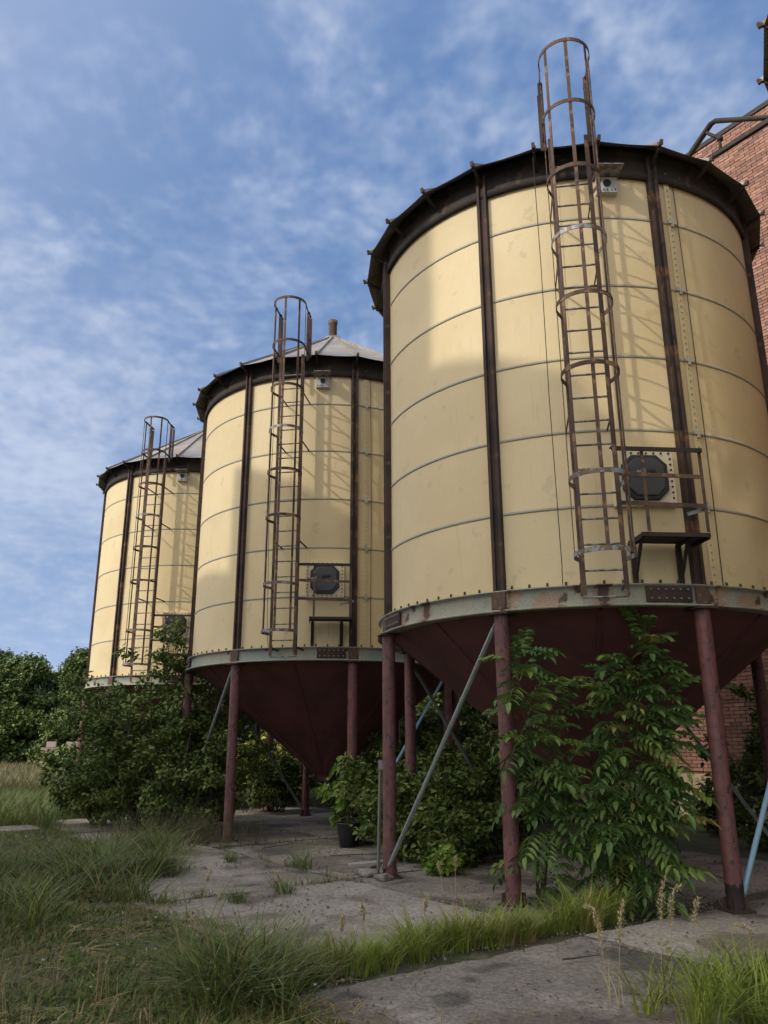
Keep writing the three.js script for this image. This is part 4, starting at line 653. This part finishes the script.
// litter on the slabs
{
  const r = rng(4001), lg = new THREE.BufferGeometry(); void lg;
  const flake = leafGeo(0.035, 0.018, 0.5, 0.3), n = 2600, im = new THREE.InstancedMesh(flake, std({ color: 0xffffff, roughness: 0.95, side: THREE.DoubleSide }), n), m = new THREE.Matrix4(), q = new THREE.Quaternion(), c = new THREE.Color();
  let k = 0; while (k < n) { const a = -8 + 14 * r(), b = -2 + 7.7 * r(); if (N3(a * 0.8, b * 0.8, 6) + 0.35 * N3(a * 3, b * 3, 2) < r() * 0.7 - 0.15) continue; const p = AB(a, b, 0.012); q.setFromEuler(new THREE.Euler((r() - 0.5) * 0.5, r() * 6.283, (r() - 0.5) * 0.5)); const s = 0.4 + r(); m.compose(new THREE.Vector3(...p), q, new THREE.Vector3(s, s, s)); im.setMatrixAt(k, m); const v = 0.5 + r(); c.setRGB(0.10 * v, 0.065 * v, 0.035 * v); im.setColorAt(k, c); k++; }
  im.name = 'leaf_litter'; tag(im, 'dry brown leaf litter strewn over the concrete slabs', 'litter', null, 'stuff'); im.castShadow = im.receiveShadow = true; scene.add(im);
  const pg = new THREE.IcosahedronGeometry(0.012, 0), np = 2600, pm = new THREE.InstancedMesh(pg, std({ color: 0xffffff, roughness: 0.95 }), np); k = 0;
  while (k < np) {
    const jn = [2.2, 2.2, 2.2, -1.35, -5.3, 5.65][Math.floor(r() * 6)], along = r() < 0.72; const a = along ? jn + (r() + r() + r() - 1.5) * 0.28 : -5 + 10.5 * r(), b = along ? -1 + 7 * r() : (r() < 0.5 ? 3.1 : 5.75) + (r() + r() + r() - 1.5) * 0.35;
    if (N3(a * 1.9, b * 1.9, 14) < r() * 0.5 - 0.2) continue; const p = AB(a, b, 0.002); q.setFromEuler(new THREE.Euler(r() * 6, r() * 6, r() * 6)); const sc = 0.3 + 1.1 * r() * r(); m.compose(new THREE.Vector3(...p), q, new THREE.Vector3(sc, sc * 0.7, sc)); pm.setMatrixAt(k, m); const v = 0.5 + 0.9 * r(); c.setRGB(0.20 * v, 0.17 * v, 0.135 * v); pm.setColorAt(k, c); k++;
  }
  pm.name = 'gravel'; tag(pm, 'loose crumbs of stone and soil along the worn slab joints', 'gravel', null, 'stuff'); pm.castShadow = pm.receiveShadow = true; scene.add(pm);
  for (const [a, b, l, t] of [[2.9, 3.9, 0.32, 0.3], [3.3, 1.6, 0.25, 1.1], [0.9, 1.2, 0.4, 2.0], [-3.2, 2.2, 0.9, 0.2], [-4.6, 2.6, 0.8, 0.9], [1.6, -0.4, 0.6, 1.5]]) { const p = AB(a, b, 0.01), g = thing('twig', 'thin dry twig lying on the concrete slab', 'twig', p, t, 'twigs on the slabs'); part('wood', tube([[0, 0.006, 0], [l * 0.3, 0.012, 0.02], [l * 0.6, 0.008, -0.01], [l, 0.02, 0.02]], [0.008, 0.007, 0.005, 0.003], 5), M.twig, g); }
}
// things by the silo legs
{
  const lump = (w, h, d, seed) => { const g = new THREE.IcosahedronGeometry(1, 2).scale(w * 0.5, h * 0.5, d * 0.5), p = g.attributes.position, v = new THREE.Vector3(); for (let i = 0; i < p.count; i++) { v.fromBufferAttribute(p, i); const k = 1 + 0.55 * N3(v.x * 9 + seed, v.y * 9, v.z * 9); p.setXYZ(i, v.x * k, v.y * k + h * 0.36, v.z * k); } g.computeVertexNormals(); return uvBox(g, 1, seed); };
  const pale = M.concrete;
  const post = thing('marker_post', 'thin weathered wooden post leaning beside a red silo leg', 'post', [-0.09, 0, -11.0]);
  part('stake', bar([0, 0, 0], [0.03, 1.32, -0.02], 0.035, 0.03), std({ color: lin(0.14, 0.15, 0.115), roughness: 0.9 }), post); part('cap', box(0.055, 0.12, 0.045, 0.03, 1.34, -0.02), std({ color: lin(0.26, 0.26, 0.24), roughness: 0.9 }), post);
  [[-0.02, -10.55, 0.24, 0.11, 0.2], [-0.22, -10.85, 0.2, 0.12, 0.22], [0.02, -10.9, 0.3, 0.16, 0.2], [-0.12, -11.15, 0.34, 0.1, 0.26]].forEach(([x, z, w, h, d], i) => { const o = part(numbered('concrete_chunk'), lump(w, h, d, i * 3.1), pale, scene); o.position.set(x, -0.005, z); o.rotation.y = i; tag(o, 'pale broken concrete chunk at the foot of the red silo leg', 'rubble', 'concrete chunks by the leg'); });
  const pl = part(numbered('plank'), uvBox(box(0.55, 0.03, 0.16)), std({ color: lin(0.30, 0.28, 0.24), roughness: 0.9 }), scene); pl.position.set(-0.2, 0.36, -11.35); pl.rotation.set(0, 0.3, 0.04); tag(pl, 'short weathered plank lying across the concrete chunks beside the post', 'plank'); pl.position.y = 0.125; pl.position.z = -11.1;
  const bk = thing('bucket', 'black plastic bucket standing on the slab under the middle silo', 'bucket', [-0.62, 0, -13.95]);
  part('pail', lathe([[0.001, 0.005], [0.13, 0.005], [0.18, 0.36], [0.195, 0.37], [0.195, 0.35], [0.185, 0.345], [0.17, 0.36], [0.125, 0.02], [0.001, 0.02]], 24), M.black, bk); part('handle', new THREE.TorusGeometry(0.185, 0.005, 6, 20, Math.PI).rotateX(-0.9).translate(0, 0.33, 0), M.galv, bk);
}
{ // far ruined wall of pale blocks at the edge of the field
  const r = rng(5001), dep = 36, g = thing('ruined_wall', 'pale pinkish ruined block wall beyond the big shrub', 'wall', [colX(70, dep), -0.18, -dep], 0.25), bm = [[0.45, 0.33, 0.26], [0.40, 0.31, 0.25], [0.50, 0.40, 0.33]].map(c => std({ color: lin(...c), roughness: 0.95 })), bg = new THREE.BoxGeometry(0.38, 0.23, 0.3);
  for (let j = 0; j < 8; j++) for (let i = 0; i < 5; i++) { if (j > 4 && r() < 0.35) continue; if (i === 3 && j < 7 && j > 1) continue; const b = part('block', bg, bm[Math.floor(r() * 3)], g); b.position.set(-1.0 + i * 0.4 + (j % 2) * 0.2, 0.115 + j * 0.245, (r() - 0.5) * 0.04); b.rotation.y = (r() - 0.5) * 0.06; }
}
renderer.render(scene, camera);
